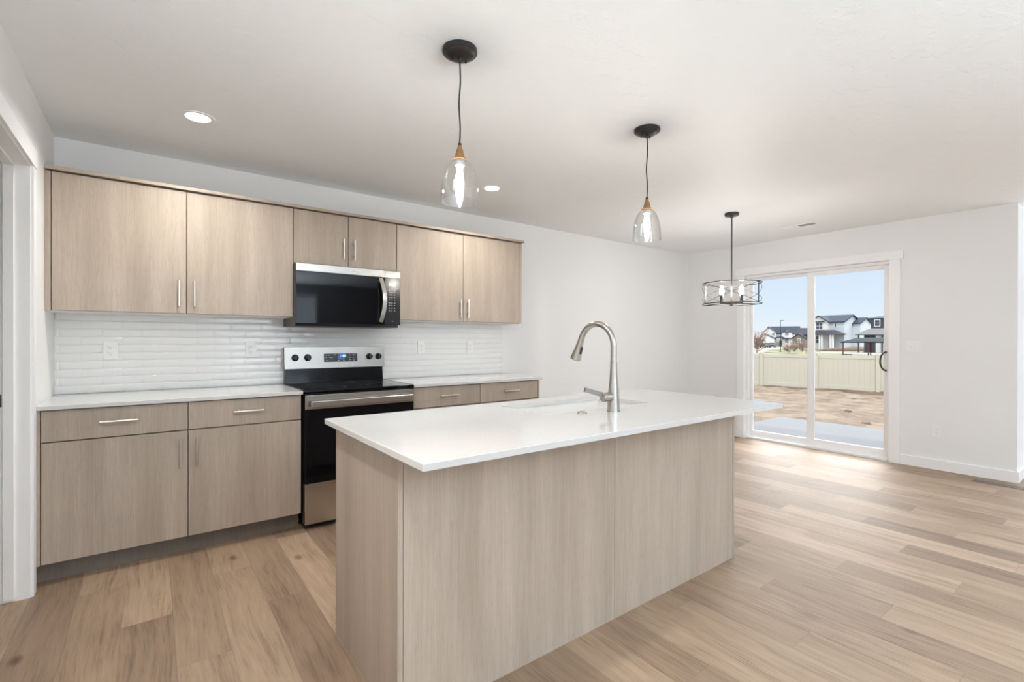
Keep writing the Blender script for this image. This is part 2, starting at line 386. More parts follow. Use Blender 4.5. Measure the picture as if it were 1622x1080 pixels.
# doorway at left: jamb, stop, casing
jm = MB()
jm.box(XL-T-0.005, XL+0.004, DY1, DY1+0.019, 0, DZ, 0.001).box(XL-T-0.005, XL+0.004, DY0-0.019, DY0, 0, DZ, 0.001).box(XL-T-0.005, XL+0.004, DY0-0.019, DY1+0.019, DZ, DZ+0.019, 0.001)
jm.box(XL-0.09, XL-0.052, DY1-0.011, DY1, 0.012, DZ, 0.001).box(XL-0.09, XL-0.052, DY0, DY0+0.011, 0.012, DZ, 0.001).box(XL-0.09, XL-0.052, DY0, DY1, DZ-0.011, DZ, 0.001)
dj = tag(jm.build('door_2', M_trim), 'white jamb of the open doorway at left', None, None, 'structure')
MB().box(XL-0.115, XL-0.094, DY1-0.0025, DY1, 0.93, 0.99, 0.0005).build('strike_plate', M_bodygrey, dj)
CT = 0.018
struct('trim_1', MB().box(XL, XL+CT-0.003, DY1+0.006, DY1+0.064, 0, DZ+0.006, 0.002).box(XL, XL+CT-0.003, DY0-0.064, DY0-0.006, 0, DZ+0.006, 0.002)
       .box(XL, XL+CT, DY0-0.076, DY1+0.076, DZ+0.006, DZ+0.095, 0.002), M_trim, 'white casing around the left doorway')

# sliding glass door
struct('trim_2', MB().box(XF-CT, XF, SY0-0.088, SY0+0.004, 0, SZ+0.0, 0.002).box(XF-CT, XF, SY1-0.004, SY1+0.086, 0, SZ, 0.002)
       .box(XF-CT-0.005, XF, SY0-0.112, SY1+0.108, SZ, SZ+0.088, 0.002), M_trim, 'white casing around the sliding glass door')
sd = thing('door_1', 'white framed sliding glass patio door', None, (XF+0.1, (SY0+SY1)/2, 0), None, 'structure')
fr = MB()
X0, X1 = XF+0.06, XF+0.15
fr.box(X0, X1, SY1-0.022, SY1, 0, SZ, 0.002).box(X0, X1, SY0, SY0+0.022, 0, SZ, 0.002).box(X0, X1, SY0+0.022, SY1-0.022, SZ-0.03, SZ, 0.002)
fr.box(XF+0.004, X1, SY0+0.022, SY1-0.022, 0.0, 0.024, 0.003).box(X0+0.01, X0+0.016, SY0+0.022, SY1-0.022, 0.024, 0.036)
fr.build('door_frame', M_vinyl, sd)
def sash(nm, x0, x1, y0, y1, zb, zt, wl, wr, wb, wt, lab):
    s = MB()
    s.box(x0, x1, y0, y0+wl, zb, zt, 0.003).box(x0, x1, y1-wr, y1, zb, zt, 0.003)
    s.box(x0, x1, y0+wl, y1-wr, zb, zb+wb, 0.003).box(x0, x1, y0+wl, y1-wr, zt-wt, zt, 0.003)
    o = tag(s.build(nm, M_vinyl, sd), lab)
    MB().box((x0+x1)/2-0.006, (x0+x1)/2+0.006, y0+wl, y1-wr, zb+wb, zt-wt).build('glass_pane', M_pane, o)
    return o
sl = sash('sliding_panel', XF+0.072, XF+0.102, SY0+0.022, 2.428, 0.026, SZ-0.032, 0.05, 0.068, 0.08, 0.045, 'sliding right-hand panel with a dark pull')
sash('fixed_panel', XF+0.108, XF+0.138, 2.39, SY1-0.023, 0.026, SZ-0.032, 0.06, 0.034, 0.068, 0.032, 'fixed left-hand panel')
hp = []
for i in range(13):
    a = math.pi*i/12
    hp.append((XF+0.072-0.004-0.030*math.sin(a)**0.7, 1.672+0.046*math.sin(a), 1.035+0.098*math.cos(a)))
MB().tube(hp, 0.0085, 10).build('door_handle', M_iron, sl)

# baseboards
BH, BT = 0.098, 0.014
struct('baseboard_right', MB().box(XF-BT, XF, YJ-BT, SY0-0.088, 0, BH, 0.002).box(XF-BT, XF, SY1+0.086, YW-BT, 0, BH, 0.002), M_trim, 'white baseboard on the sliding door wall')
struct('baseboard_corner', MB().box(XF, XE, YJ-BT, YJ, 0, BH, 0.002), M_trim, 'white baseboard around the far right corner')
struct('baseboard_back', MB().box(2.86, XF-BT, YW-BT, YW, 0, BH, 0.002), M_trim)

# ------------------------------------------------------------------ backsplash: bevelled subway tile, running bond
def backsplash():
    b = MB(); x0, x1, z1 = XL, 2.862, 1.4165; rows, rh, tl = 10, 0.0502, 0.2
    b.mi = 1; b.box(x0, x1, YW-0.004, YW, z1-rows*rh, z1); b.mi = 0
    gp, bv = 0.0009, 0.0085
    for r in range(rows):
        zt = z1-r*rh-gp; zb = z1-(r+1)*rh+gp
        st = -0.647 if r % 2 == 0 else -0.547
        k = 0
        while st+k*tl < x1:
            a = max(st+k*tl, x0)+gp; c = min(st+(k+1)*tl, x1)-gp; k += 1
            if c-a < 0.012: continue
            m_ = min(bv, (c-a)*0.4); yo, yi = YW-0.0058, YW-0.0092
            la = a+m_ if a > x0+0.002 or True else a
            V = [(a, yo, zb), (c, yo, zb), (c, yo, zt), (a, yo, zt), (la, yi, zb+bv), (c-m_, yi, zb+bv), (c-m_, yi, zt-bv), (la, yi, zt-bv)]
            bm = b.bm; vs = [bm.verts.new(v) for v in V]
            for f in ((4, 5, 6, 7), (0, 1, 5, 4), (1, 2, 6, 5), (2, 3, 7, 6), (3, 0, 4, 7)): bm.faces.new([vs[i] for i in f])
    return tag(b.build('backsplash', [M_tile, M_grout], sharp=5), 'white bevelled subway tile backsplash on the back wall', None, None, 'structure')
backsplash()

# ------------------------------------------------------------------ cabinets
def pull_v(x, yf, z0, z1, parent):
    h = MB().rod((x, yf-0.031, z0), (x, yf-0.031, z1), 0.006)
    d = (z1-z0)*0.2
    for z in (z0+d, z1-d): h.rod((x, yf+0.001, z), (x, yf-0.031, z), 0.0048, 12)
    return tag(h.build('handle', M_pull, parent), 'satin nickel bar pull')
def pull_h(x0, x1, yf, z, parent):
    h = MB().rod((x0, yf-0.031, z), (x1, yf-0.031, z), 0.006)
    d = (x1-x0)*0.2
    for x in (x0+d, x1-d): h.rod((x, yf+0.001, z), (x, yf-0.031, z), 0.0048, 12)
    return tag(h.build('handle', M_pull, parent), 'satin nickel bar pull')
YD = 3.3603                            # face of the base doors
G = 0.0022
def front(name, x0, x1, z0, z1, yf, parent):
    return MB().box(x0+G, x1-G, yf, yf+0.019, z0+G, z1-G, 0.0012).build(name, M_oak, parent)
def base_cabinet(x0, xm, x1, label, xb0, xb1, sides):
    t = thing('base_cabinet', label, 'cabinet', ((x0+x1)/2, 3.66, 0))
    b = MB()
    b.box(xb0, xb1, YD+0.0215, YW-0.012, 0.105, 0.891)
    b.build('cabinet_body', M_oak_in, t)
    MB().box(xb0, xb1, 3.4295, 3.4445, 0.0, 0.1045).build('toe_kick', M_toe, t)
    for a, c in sides: MB().box(a, c, YD-0.001, YW-0.012, 0.0 if a > 1 else 0.105, 0.891, 0.001).build('filler_strip' if c-a < 0.03 and a < 0 else 'end_panel', M_oak, t)
    d1 = front('drawer', x0, xm, 0.726, 0.888, YD, t); d2 = front('drawer', xm, x1, 0.726, 0.888, YD, t)
    p1 = front('door', x0, xm, 0.106, 0.724, YD, t); p2 = front('door', xm, x1, 0.106, 0.724, YD, t)
    for d, (a, c) in ((d1, (x0, xm)), (d2, (xm, x1))):
        mx = (a+c)/2; pull_h(mx-0.082, mx+0.082, YD, 0.812, d)
    pull_v(xm-0.037, YD, 0.515, 0.677, p1); pull_v(xm+0.041, YD, 0.515, 0.677, p2)
    return t
base_cabinet(-0.447, 0.171, 0.790, 'grey oak base cabinet left of the range, with two drawers over two doors', -0.468, 0.788, [(-0.469, -0.4485)])
base_cabinet(1.590, 2.195, 2.818, 'grey oak base cabinet right of the range, partly behind the island', 1.592, 2.818, [(2.8195, 2.838)])

CTZ = 0.914
def counter(x0, x1, label):
    return tag(MB().box(x0, x1, 3.331, YW-0.011, CTZ-0.0215, CTZ, 0.0018).build('countertop', M_quartz), label, 'countertop')
counter(XL+0.001, 0.7942, 'white quartz countertop left of the range, under the tile')
counter(1.581, 2.855, 'white quartz countertop right of the range, under the tile')

YU, UB, UT = 3.6515, 1.409, 2.182
def upper_cabinet(x0, xm, x1, zb, label, hz, body, offs):
    t = thing('wall_cabinet', label, 'cabinet', ((x0+x1)/2, 3.82, zb))
    b = MB(); b.mi = 0
    b.box(body[0], body[1], YU+0.0215, YW-0.012 if zb > 1.5 else YW-0.0115, zb+0.004, UT)
    b.build('cabinet_body', M_oak_in, t)
    MB().box(body[0], body[1], YU+0.021, YW-0.012, zb, zb+0.0035).build('bottom_panel', M_mel, t)
    p1 = front('door', x0, xm, zb+0.002, UT, YU, t); p2 = front('door', xm, x1, zb+0.002, UT, YU, t)
    pull_v(xm-offs, YU, hz[0], hz[1], p1); pull_v(xm+offs, YU, hz[0], hz[1], p2)
    return t
c1 = upper_cabinet(-0.443, 0.177, 0.803, UB, 'light oak wall cabinet left of the microwave, with two wide doors', (1.457, 1.619), (-0.4685, 0.802), 0.040)
tag(MB().box(-0.469, -0.4445, YU, YU+0.02, UB+0.002, UT, 0.001).build('filler_strip', M_oak, c1))
upper_cabinet(0.803, 1.192, 1.579, 1.797, 'short light oak wall cabinet above the microwave', (1.849, 2.005), (0.8035, 1.5785), 0.040)
c3 = upper_cabinet(1.579, 2.203, 2.825, UB, 'light oak wall cabinet right of the microwave, ending on bare wall', (1.447, 1.610), (1.58, 2.826), 0.037)
MB().box(2.827, 2.858, YU+0.001, YW-0.0115, UB, UT, 0.001).build('end_panel', M_oak, c3)
tag(MB().box(-0.469, 2.872, YU-0.022, YW-0.001, UT+0.0045, UT+0.024, 0.001).build('cabinet_top_rail', M_oak), 'long thin oak top board along all the wall cabinets', 'cabinet trim')

# ------------------------------------------------------------------ range
def digits(mb, s, x, y, z, h, thick=0.0008):
    seg = {'0': 'abcdef', '1': 'bc', '2': 'abged', '3': 'abgcd', '4': 'fgbc', '5': 'afgcd', '8': 'abcdefg'}
    w_ = h*0.5; t = h*0.13
    for ch in s:
        if ch == ':':
            for zz in (0.3, 0.62): mb.box(x, x+t, y-thick, y, z+h*zz, z+h*zz+t)
            x += t*2.2; continue
        R_ = {'a': (0, w_, h-t, h), 'g': (0, w_, h/2-t/2, h/2+t/2), 'd': (0, w_, 0, t), 'f': (0, t, h/2, h), 'b': (w_-t, w_, h/2, h), 'e': (0, t, 0, h/2), 'c': (w_-t, w_, 0, h/2)}
        for q in seg[ch]:
            a, b, c, d = R_[q]; mb.box(x+a, x+b, y-thick, y, z+c, z+d)
        x += w_+t*1.4
def kitchen_range():
    x0, x1 = 0.8005, 1.5735
    t = thing('kitchen_range', 'stainless and black freestanding electric range between the base cabinets', 'stove', ((x0+x1)/2, 3.62, 0))
    MB().box(x0, x1, 3.366, YW-0.013, 0.035, 0.898, 0.003).box(x0+0.03, x1-0.03, 3.42, 3.5, 0.0, 0.035).box(x0+0.03, x1-0.03, 3.85, 3.93, 0.0, 0.035).build('range_body', M_black, t)
    ct = MB(); ct.box(x0-0.002, x1+0.002, 3.318, 3.905, 0.8985, 0.9165, 0.006, 3); ct.build('cooktop', M_blackglass, t)
    for xx in (x0-0.0015, x1-0.0025): MB().box(xx, xx+0.004, 3.33, 3.90, 0.9168, 0.9180).build('cooktop_edge', M_bodygrey, t)
    for cx, cy, r in ((x0+0.20, 3.48, 0.115), (x0+0.57, 3.48, 0.095), (x0+0.20, 3.74, 0.085), (x0+0.57, 3.74, 0.115)):
        pts = [(cx+r*math.cos(a*math.pi/24), cy+r*math.sin(a*math.pi/24), 0.9166) for a in range(48)]
        MB().tube(pts, 1.0, flat=(0.0010, 0.0003), closed=True).build('burner_ring', M_darkplastic, t)
    # backguard
    MB().prism([(3.905, 0.9165), (YW-0.012, 0.9165), (YW-0.012, 1.19), (3.93, 1.19), (3.918, 1.03)], 'x', x0+0.006, x1-0.006, 0.002).build('backguard', M_black, t)
    st = MB().prism([(3.893, 1.026), (3.93, 1.026), (3.945, 1.191), (3.909, 1.196)], 'x', x0-0.004, x1+0.003, 0.003)
    pn = st.build('control_panel', M_steel2, t)
    def yp(z): return 3.893+(z-1.026)*(0.016/0.170)
    n = Vector((0, -0.170, 0.016)).normalized()
    # dark display window, leaning with the panel
    def plate(xa, xb, za, zb, d0, d1): 
        V = []
        for d in (d0, d1):
            for (x, z) in ((xa, za), (xb, za), (xb, zb), (xa, zb)): V.append(Vector((x, yp(z), z))+n*d)
        return V, [(3, 2, 1, 0), (4, 5, 6, 7), (0, 1, 5, 4), (1, 2, 6, 5), (2, 3, 7, 6), (3, 0, 4, 7)]
    dp = MB().poly(*plate(1.083, 1.346, 1.075, 1.140, -0.001, 0.0025)).build('display', M_darkplastic, pn)
    MB().poly(*plate(1.190, 1.245, 1.093, 1.138, 0.0026, 0.0032)).build('clock_window', M_clockface, t)
    dg = MB(); digits(dg, '11:00', 1.199, yp(1.12)-0.0036, 1.1115, 0.019); dg.build('clock_digits', M_blue, t)
    for (x, z) in ((1.10, 1.128), (1.12, 1.128), (1.165, 1.13), (1.10, 1.108), (1.13, 1.108), (1.145, 1.108), (1.103, 1.086), (1.195, 1.085), (1.235, 1.085), (1.285, 1.126), (1.316, 1.128), (1.285, 1.108), (1.316, 1.108), (1.285, 1.088), (1.316, 1.086)):
        V, F = plate(x-0.005, x+0.006, z-0.0022, z+0.0022, 0.0026, 0.003); MB().poly(V, F).build('button', M_print, t)
    for x in (0.872, 0.962, 1.447, 1.523):
        c = Vector((x, yp(1.112), 1.112))
        k = MB().lathe(c+n*0.0005, [(0.0, 0), (0.025, 0), (0.026, 0.006), (0.0225, 0.009), (0.021, 0.026), (0.018, 0.029), (0, 0.029)], n, 28)
        ko = k.build('knob', M_black, t)
        q = MB(); q.box(-0.0045, 0.0045, -0.021, 0.021, 0.0, 0.008, 0.002)
        q.xform(Matrix.Translation(c+n*0.026) @ Vector((0, 0, 1)).rotation_difference(n).to_matrix().to_4x4()); q.build('knob_grip', M_darkplastic, ko)
    # oven door
    yd = 3.318
    od = MB().box(x0+0.002, x1-0.002, yd, 3.364, 0.306, 0.895, 0.003).build('oven_door', M_black, t)
    MB().box(x0+0.002, x1-0.002, yd-0.004, yd-0.0005, 0.792, 0.884, 0.0015).build('door_band', M_steel, od)
    MB().box(x0+0.010, x1-0.010, yd-0.0035, yd-0.0005, 0.310, 0.791, 0.001).build('oven_window', M_blackglass, od)
    h = MB().box(x0+0.028, x1-0.028, yd-0.052, yd-0.036, 0.806, 0.850, 0.006, 3)
    for x in (x0+0.045, x1-0.085): h.box(x, x+0.04, yd-0.038, yd-0.003, 0.815, 0.842, 0.003)
    h.build('oven_handle', M_steel, od)
    MB().box(x0+0.002, x1-0.002, yd-0.003, 3.364, 0.036, 0.303, 0.002).build('storage_drawer', M_steel, t)
kitchen_range()

# ------------------------------------------------------------------ microwave
def microwave():
    x0, x1, yf = 0.8045, 1.5755, 3.572
    zb, zt = 1.366, 1.789
    t = thing('microwave', 'over the range microwave hung under the short wall cabinet', 'microwave', ((x0+x1)/2, 3.78, 1.346))
    MB().box(x0, x1, 3.612, YW-0.0115, 1.346, zt, 0.003).build('microwave_case', M_bodygrey, t)
    MB().prism([(3.585, 1.366), (3.6118, 1.366), (3.6118, 1.347), (3.600, 1.349)], 'x', x0+0.002, x1-0.02, 0.001).build('vent_lip', M_darkplastic, t)
    xs = 1.4495
    dr = MB().box(x0, xs-0.0008, yf+0.003, 3.611, zb, zt-0.001, 0.002).build('door', M_darkplastic, t)
    MB().box(x0, xs-0.0008, yf, yf+0.0028, zt-0.054, zt-0.001, 0.0012).build('door_band', M_steel3, dr)
    MB().box(x0+0.001, xs-0.0008, yf+0.0003, yf+0.0028, zb+0.0015, zt-0.0545, 0.0008).build('door_window', M_blackglass, dr)
    hp = []
    for i in range(17):
        s = i/16; z = zb+0.022+s*(0.356-0.022); b_ = math.sin(math.pi*s)
        hp.append((1.408+0.024*b_, yf-0.014-0.024*b_, z))
    hb = MB(); hb.tube(hp, 1.0, flat=(0.0075, 0.0155))
    for z in (zb+0.034, zb+0.342): hb.box(1.396, 1.422, yf-0.014, yf-0.0002, z-0.01, z+0.01)
    hb.build('door_handle', M_steel, dr)
    bd = MB()
    for i, dx in enumerate((0, 0.006, 0.011, 0.017, 0.023, 0.028, 0.033)): bd.box(1.196+dx, 1.196+dx+0.0032, yf-0.0008, yf-0.0001, 1.757, 1.7605)
    bd.box(1.238, 1.246, yf-0.0008, yf-0.0001, 1.755, 1.762); bd.build('maker_badge', M_badge, dr)
    cp = MB().box(xs+0.0008, x1, yf+0.003, 3.611, zb, zt-0.001, 0.002).build('control_panel', M_darkplastic, t)
    MB().box(xs+0.0008, x1, yf, yf+0.0028, zt-0.054, zt-0.001, 0.0012).build('panel_band', M_steel3, cp)
    MB().box(xs+0.0008, x1, yf+0.0003, yf+0.0028, zb+0.0015, zt-0.0545, 0.0008).build('panel_face', M_satinblack, cp)
    MB().box(1.481, 1.533, yf-0.0005, yf+0.0001, 1.672, 1.694).build('display', M_white_lit, cp)
    random.seed(4)
    for r, z in enumerate((1.640, 1.622, 1.600, 1.580, 1.560, 1.538, 1.520, 1.498, 1.478)):
        for cx in (1.486, 1.506, 1.528):
            ww = random.uniform(0.003, 0.006); MB().box(cx-ww, cx+ww, yf-0.0004, yf+0.0001, z-0.0026, z+0.0026).build('key', M_print, cp)
    MB().box(1.504, 1.516, yf-0.0004, yf+0.0001, 1.395, 1.398).build('model_mark', M_print, cp)
microwave()

# ------------------------------------------------------------------ island
IX0, IX1, IY0, IY1 = 0.5915, 2.7232, 1.1895, 2.1235
BX0, BX1, BY0, BY1 = 0.629, 2.694, 1.4453, 2.085
HX0, HX1, HY0, HY1 = 1.425, 2.165, 1.635, 2.005      # sink cut-out
def island():
    t = thing('kitchen_island', 'grey oak panelled kitchen island in the middle of the floor', 'kitchen island', ((BX0+BX1)/2, 1.76, 0))
    zt = CTZ-0.0225
    MB().box(BX0, BX0+0.019, BY0-0.001, BY1, 0, zt, 0.001).build('end_panel', M_oak, t)
    MB().box(BX1-0.019, BX1, BY0-0.001, BY1, 0, zt, 0.001).build('end_panel', M_oak, t)
    MB().box(BX0+0.0205, 1.6642, BY0, BY0+0.016, 0, zt, 0.001).build('back_panel', M_oak, t)
    MB().box(1.6658, BX1-0.0205, BY0, BY0+0.016, 0, zt, 0.001).build('back_panel', M_oak, t)
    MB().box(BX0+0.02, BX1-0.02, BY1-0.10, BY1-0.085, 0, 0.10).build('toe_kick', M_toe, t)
    n = 4; wd = (BX1-BX0-0.04)/n
    for i in range(n):
        a = BX0+0.02+i*wd; d = MB().box(a+G, a+wd-G, BY1-0.02, BY1-0.001, 0.106, zt-0.004, 0.001).build('door', M_oak, t)
        x = a+wd-0.04 if i % 2 == 0 else a+0.04
        h = MB().rod((x, BY1+0.03, 0.70), (x, BY1+0.03, 0.86), 0.006)
        for z in (0.73, 0.83): h.rod((x, BY1-0.0015, z), (x, BY1+0.03, z), 0.005, 12)
        h.build('handle', M_pull, d)
    MB().box(BX0+0.02, BX1-0.02, BY0+0.02, BY1-0.03, 0.10, 0.118).build('cabinet_floor', M_mel, t)
island()
def slab_with_hole():
    b = bmesh.new(); z0, z1 = CTZ-0.0215, CTZ
    def rr(x0, x1, y0, y1, r, n=5):
        P = []
        for cx, cy, a0 in ((x1-r, y1-r, 0), (x0+r, y1-r, 90), (x0+r, y0+r, 180), (x1-r, y0+r, 270)):
            for i in range(n+1):
                a = R(a0+90*i/n); P.append((cx+r*math.cos(a), cy+r*math.sin(a)))
        return P
    O = rr(IX0, IX1, IY0, IY1, 0.004); H = rr(HX0, HX1, HY0, HY1, 0.025)
    n = len(O); rings = []
    for pts, z in ((O, z0), (O, z1-0.0015), ([(p[0]+(0.0015 if p[0] < 1.5 else -0.0015), p[1]+(0.0015 if p[1] < 1.6 else -0.0015)) for p in O], z1), (H, z1), (H, z0)):
        rings.append([b.verts.new((p[0], p[1], z)) for p in pts])
    rings.append(rings[0])
    for A, B in zip(rings, rings[1:]):
        for i in range(n): b.faces.new((A[i], A[(i+1) % n], B[(i+1) % n], B[i]))
    bmesh.ops.recalc_face_normals(b, faces=b.faces[:])
    m_ = MB(); m_._merge(b)
    return tag(m_.build('island_countertop', M_quartz), 'white quartz slab on the island, with the sink cut into it', 'countertop')
slab_with_hole()
def sink():
    t = MB(); x0, x1, y0, y1, zt, zb, th = HX0-0.006, HX1+0.006, HY0-0.006, HY1+0.006, CTZ-0.0222, 0.675, 0.012
    t.box(x0-th, x0, y0-th, y1+th, zb, zt, 0.002).box(x1, x1+th, y0-th, y1+th, zb, zt, 0.002).box(x0, x1, y0-th, y0, zb, zt, 0.002).box(x0, x1, y1, y1+th, zb, zt, 0.002)
    t.box(x0-th, x1+th, y0-th, y1+th, zb-th, zb, 0.002)
    o = tag(t.build('kitchen_sink', M_ceramic), 'white rectangular undermount sink in the island countertop', 'sink')
    MB().lathe(((x0+x1)/2, (y0+y1)/2, zb), [(0, 0.001), (0.03, 0.001), (0.045, 0.003), (0.048, 0.0005), (0, 0.0005)]).build('sink_drain', M_nickel, o)
sink()
def faucet():
    fx, fy = 1.757, 1.535
    t = thing('kitchen_faucet', 'brushed nickel gooseneck pull-down faucet beside the island sink', 'faucet', (fx, fy, CTZ))
    b = MB().lathe((fx, fy, CTZ), [(0, 0.0), (0.031, 0.0), (0.031, 0.004), (0.0295, 0.012), (0.0275, 0.05), (0.0255, 0.09), (0.0235, 0.11), (0.0195, 0.15), (0.0168, 0.20), (0.016, 0.235), (0, 0.235)])
    b.build('faucet_body', M_nickel, t)
    # neck: up, over, and down toward the sink (+y)
    rad, zc = 0.110, 1.222
    P = [(fx, fy, CTZ+0.236), (fx, fy, CTZ+0.27)]
    for i in range(0, 25):
        a = R(180-158*i/24); P.append((fx, fy+rad+rad*math.cos(a), zc+rad*math.sin(a)))
    end = Vector(P[-1]); d = Vector((0, math.sin(R(22)), -math.cos(R(22))))
    MB().tube(P, 0.0148, 20).build('faucet_neck', M_nickel, t)
    sp = MB().lathe(end, [(0, 0), (0.0155, 0), (0.0158, 0.008), (0.0165, 0.03), (0.0195, 0.06), (0.0245, 0.09), (0.0285, 0.112), (0.0285, 0.118), (0.024, 0.1205), (0, 0.1205)], d, 32).build('spray_head', M_nickel, t)
    s_ = MB(); s_.box(-0.006, 0.006, -0.0045, 0.0045, -0.020, 0.020, 0.003)
    nrm = Vector((0, -math.cos(R(22)), -math.sin(R(22))))
    c = end + d*0.062 + nrm*0.0215
    s_.xform(Matrix.Translation(c) @ Vector((0, 0, 1)).rotation_difference(d).to_matrix().to_4x4()); s_.build('spray_button', M_darkplastic, sp)
    h = MB().lathe((fx-0.020, fy, 0.985), [(0, 0), (0.0195, 0), (0.0195, 0.012), (0.0175, 0.016), (0.0205, 0.018), (0.0205, 0.052), (0.0185, 0.056), (0, 0.056)], (-1, 0, 0), 28)
    hb = h.build('handle_hub', M_nickel, t)
    a, z = Vector((fx-0.066, fy+0.006, 0.995)), Vector((fx-0.165, fy+0.028, 1.024))
    MB().tube([a, a.lerp(z, 0.5), z], [1.0, 0.95, 0.9], flat=(0.0065, 0.0115)).build('lever', M_nickel, hb)
faucet()
tag(MB().lathe((1.586, 1.572, CTZ+0.0003), [(0, 0), (0.0235, 0), (0.0235, 0.0035), (0.021, 0.0065), (0.016, 0.0075), (0.0155, 0.0095), (0.013, 0.0105), (0, 0.0105)]).build('disposal_button', M_nickel), 'small round nickel air switch on the island counter, left of the faucet', 'button')

# ------------------------------------------------------------------ lights of the room
def pendant(x, y, label):
    t = thing('pendant_light', label, 'pendant light', (x, y, CEIL), 'glass bell pendants over the island')
    MB().lathe((x, y, CEIL-0.0005), [(0, 0), (0.0735, 0), (0.0735, -0.012), (0.070, -0.016), (0.064, -0.0165), (0.060, -0.022), (0.050, -0.029), (0.030, -0.034), (0.012, -0.035), (0, -0.035)]).build('canopy', M_bronze, t)
    MB().lathe((x, y, CEIL-0.034), [(0, 0), (0.009, 0), (0.009, -0.012), (0.006, -0.018), (0, -0.018)], n=16).build('cord_grip', M_bronze, t)
    for a in (0.2, 2.6): MB().rod((x+0.034*math.cos(a), y+0.034*math.sin(a), CEIL-0.031), (x+0.034*math.cos(a), y+0.034*math.sin(a), CEIL-0.042), 0.004, 10).build('canopy_screw', M_bronze, t)
    P = []
    for i in range(21):
        s = i/20; z = CEIL-0.05-s*(CEIL-0.05-2.078)
        k = 0.0035*math.sin(s*9.0)*math.sin(math.pi*s)
        P.append((x+k*_rt.x, y+k*_rt.y, z))
    MB().tube(P, 0.0034, 10).build('cord', M_cord, t)
    MB().lathe((x, y, 2.080), [(0, 0), (0.0075, 0), (0.0085, -0.010), (0, -0.010)], n=20).build('cord_collar', M_bronze, t)
    MB().lathe((x, y, 2.070), [(0, 0), (0.0085, 0), (0.0105, -0.012), (0.0135, -0.016), (0.0215, -0.050), (0.031, -0.056), (0.032, -0.060), (0.024, -0.062), (0, -0.062)], n=36).build('socket_cap', M_socketwood, t)
    MB().lathe((x, y, 2.0075), [(0.0, 0), (0.019, 0), (0.019, -0.022), (0.0, -0.022)], n=24).build('socket', M_mel, t)
    pr = []
    outer = [(0.026, 2.010), (0.036, 2.004), (0.050, 1.988), (0.063, 1.962), (0.072, 1.93), (0.0775, 1.895), (0.080, 1.86), (0.0815, 1.833)]
    pr = [(r, z-2.010) for r, z in outer] + [(r-0.0028, z-2.010) for r, z in outer[::-1]] + [(0.026, 0)]
    MB().lathe((x, y, 2.010), pr, n=56).build('glass_shade', M_shade, t)
    MB().lathe((x, y, 1.985), [(0, 0), (0.0115, 0), (0.0125, -0.018), (0.0135, -0.030), (0.0165, -0.055), (0.0170, -0.075), (0.0130, -0.105), (0.0060, -0.130), (0, -0.140)], n=24).build('bulb', M_bulb, t)
    return t
pendant(1.040, 1.755, 'nearer clear glass bell pendant, larger in view, above the island left end')
pendant(2.298, 1.760, 'farther clear glass bell pendant, above the right part of the island')

def chandelier():
    x, y = 4.460, 2.427; zt, zb, rr = 1.800, 1.603, 0.262
    t = thing('chandelier', 'black open drum chandelier hanging in front of the sliding door', 'chandelier', (x, y, CEIL))
    MB().lathe((x, y, CEIL-0.0005), [(0, 0), (0.064, 0), (0.064, -0.020), (0.060, -0.026), (0.015, -0.028), (0.012, -0.045), (0, -0.045)]).build('canopy', M_iron, t)
    MB().rod((x, y, CEIL-0.044), (x, y, 1.615), 0.0062, 14).build('rod', M_iron, t)
    for z in (zt, zb):
        MB().tube([(x+rr*math.cos(R(i*5)), y+rr*math.sin(R(i*5)), z) for i in range(72)], 1.0, flat=(0.0024, 0.0040), closed=True).build('ring', M_iron, t)
    base = math.atan2(-y, -x)          # the front panel faces the kitchen
    def P(a, z, r=rr): return (x+r*math.cos(a), y+r*math.sin(a), z)
    for k in range(3):
        a0 = base+R(60)+k*R(120); a1 = a0+R(120)
        MB().tube([P(a0, zb), P(a0, (zb+zt)/2), P(a0, zt)], 1.0, flat=(0.0036, 0.0024)).build('upright', M_iron, t)
        for z0, z1 in ((zb, zt), (zt, zb)):
            MB().tube([P(a0+(a1-a0)*i/24, z0+(z1-z0)*i/24, rr-0.003) for i in range(25)], 0.0023, 8).build('cross_strap', M_iron, t)
        am = a0+R(60)
        MB().tube([(x, y, 1.612), P(am, zb+0.002)], 0.004, 8).build('bottom_spoke', M_iron, t)
    MB().lathe((x, y, 1.603), [(0, -0.022), (0.012, -0.018), (0.010, -0.006), (0.055, 0.0), (0.058, 0.012), (0.050, 0.020), (0, 0.022)]).build('hub', mat('worn_bronze', (0.16, 0.10, 0.07), 0.4, metal=0.6), t)
    for k in range(4):
        a = base+R(45)+k*R(90); c = Vector(P(a, 1.622, 0.120))
        MB().tube([(x+0.05*math.cos(a), y+0.05*math.sin(a), 1.612), c+Vector((0, 0, -0.008))], 0.005, 8).build('arm', M_iron, t)
        s = MB().lathe(c, [(0, -0.012), (0.016, -0.012), (0.017, 0.0), (0.0135, 0.004), (0.0135, 0.062), (0, 0.062)], n=18).build('candle_socket', M_iron, t)
        MB().lathe(c+Vector((0, 0, 0.0625)), [(0, 0), (0.010, 0), (0.0165, 0.022), (0.018, 0.040), (0.013, 0.066), (0.005, 0.086), (0, 0.090)], n=20).build('bulb', M_bulb2, s)
chandelier()

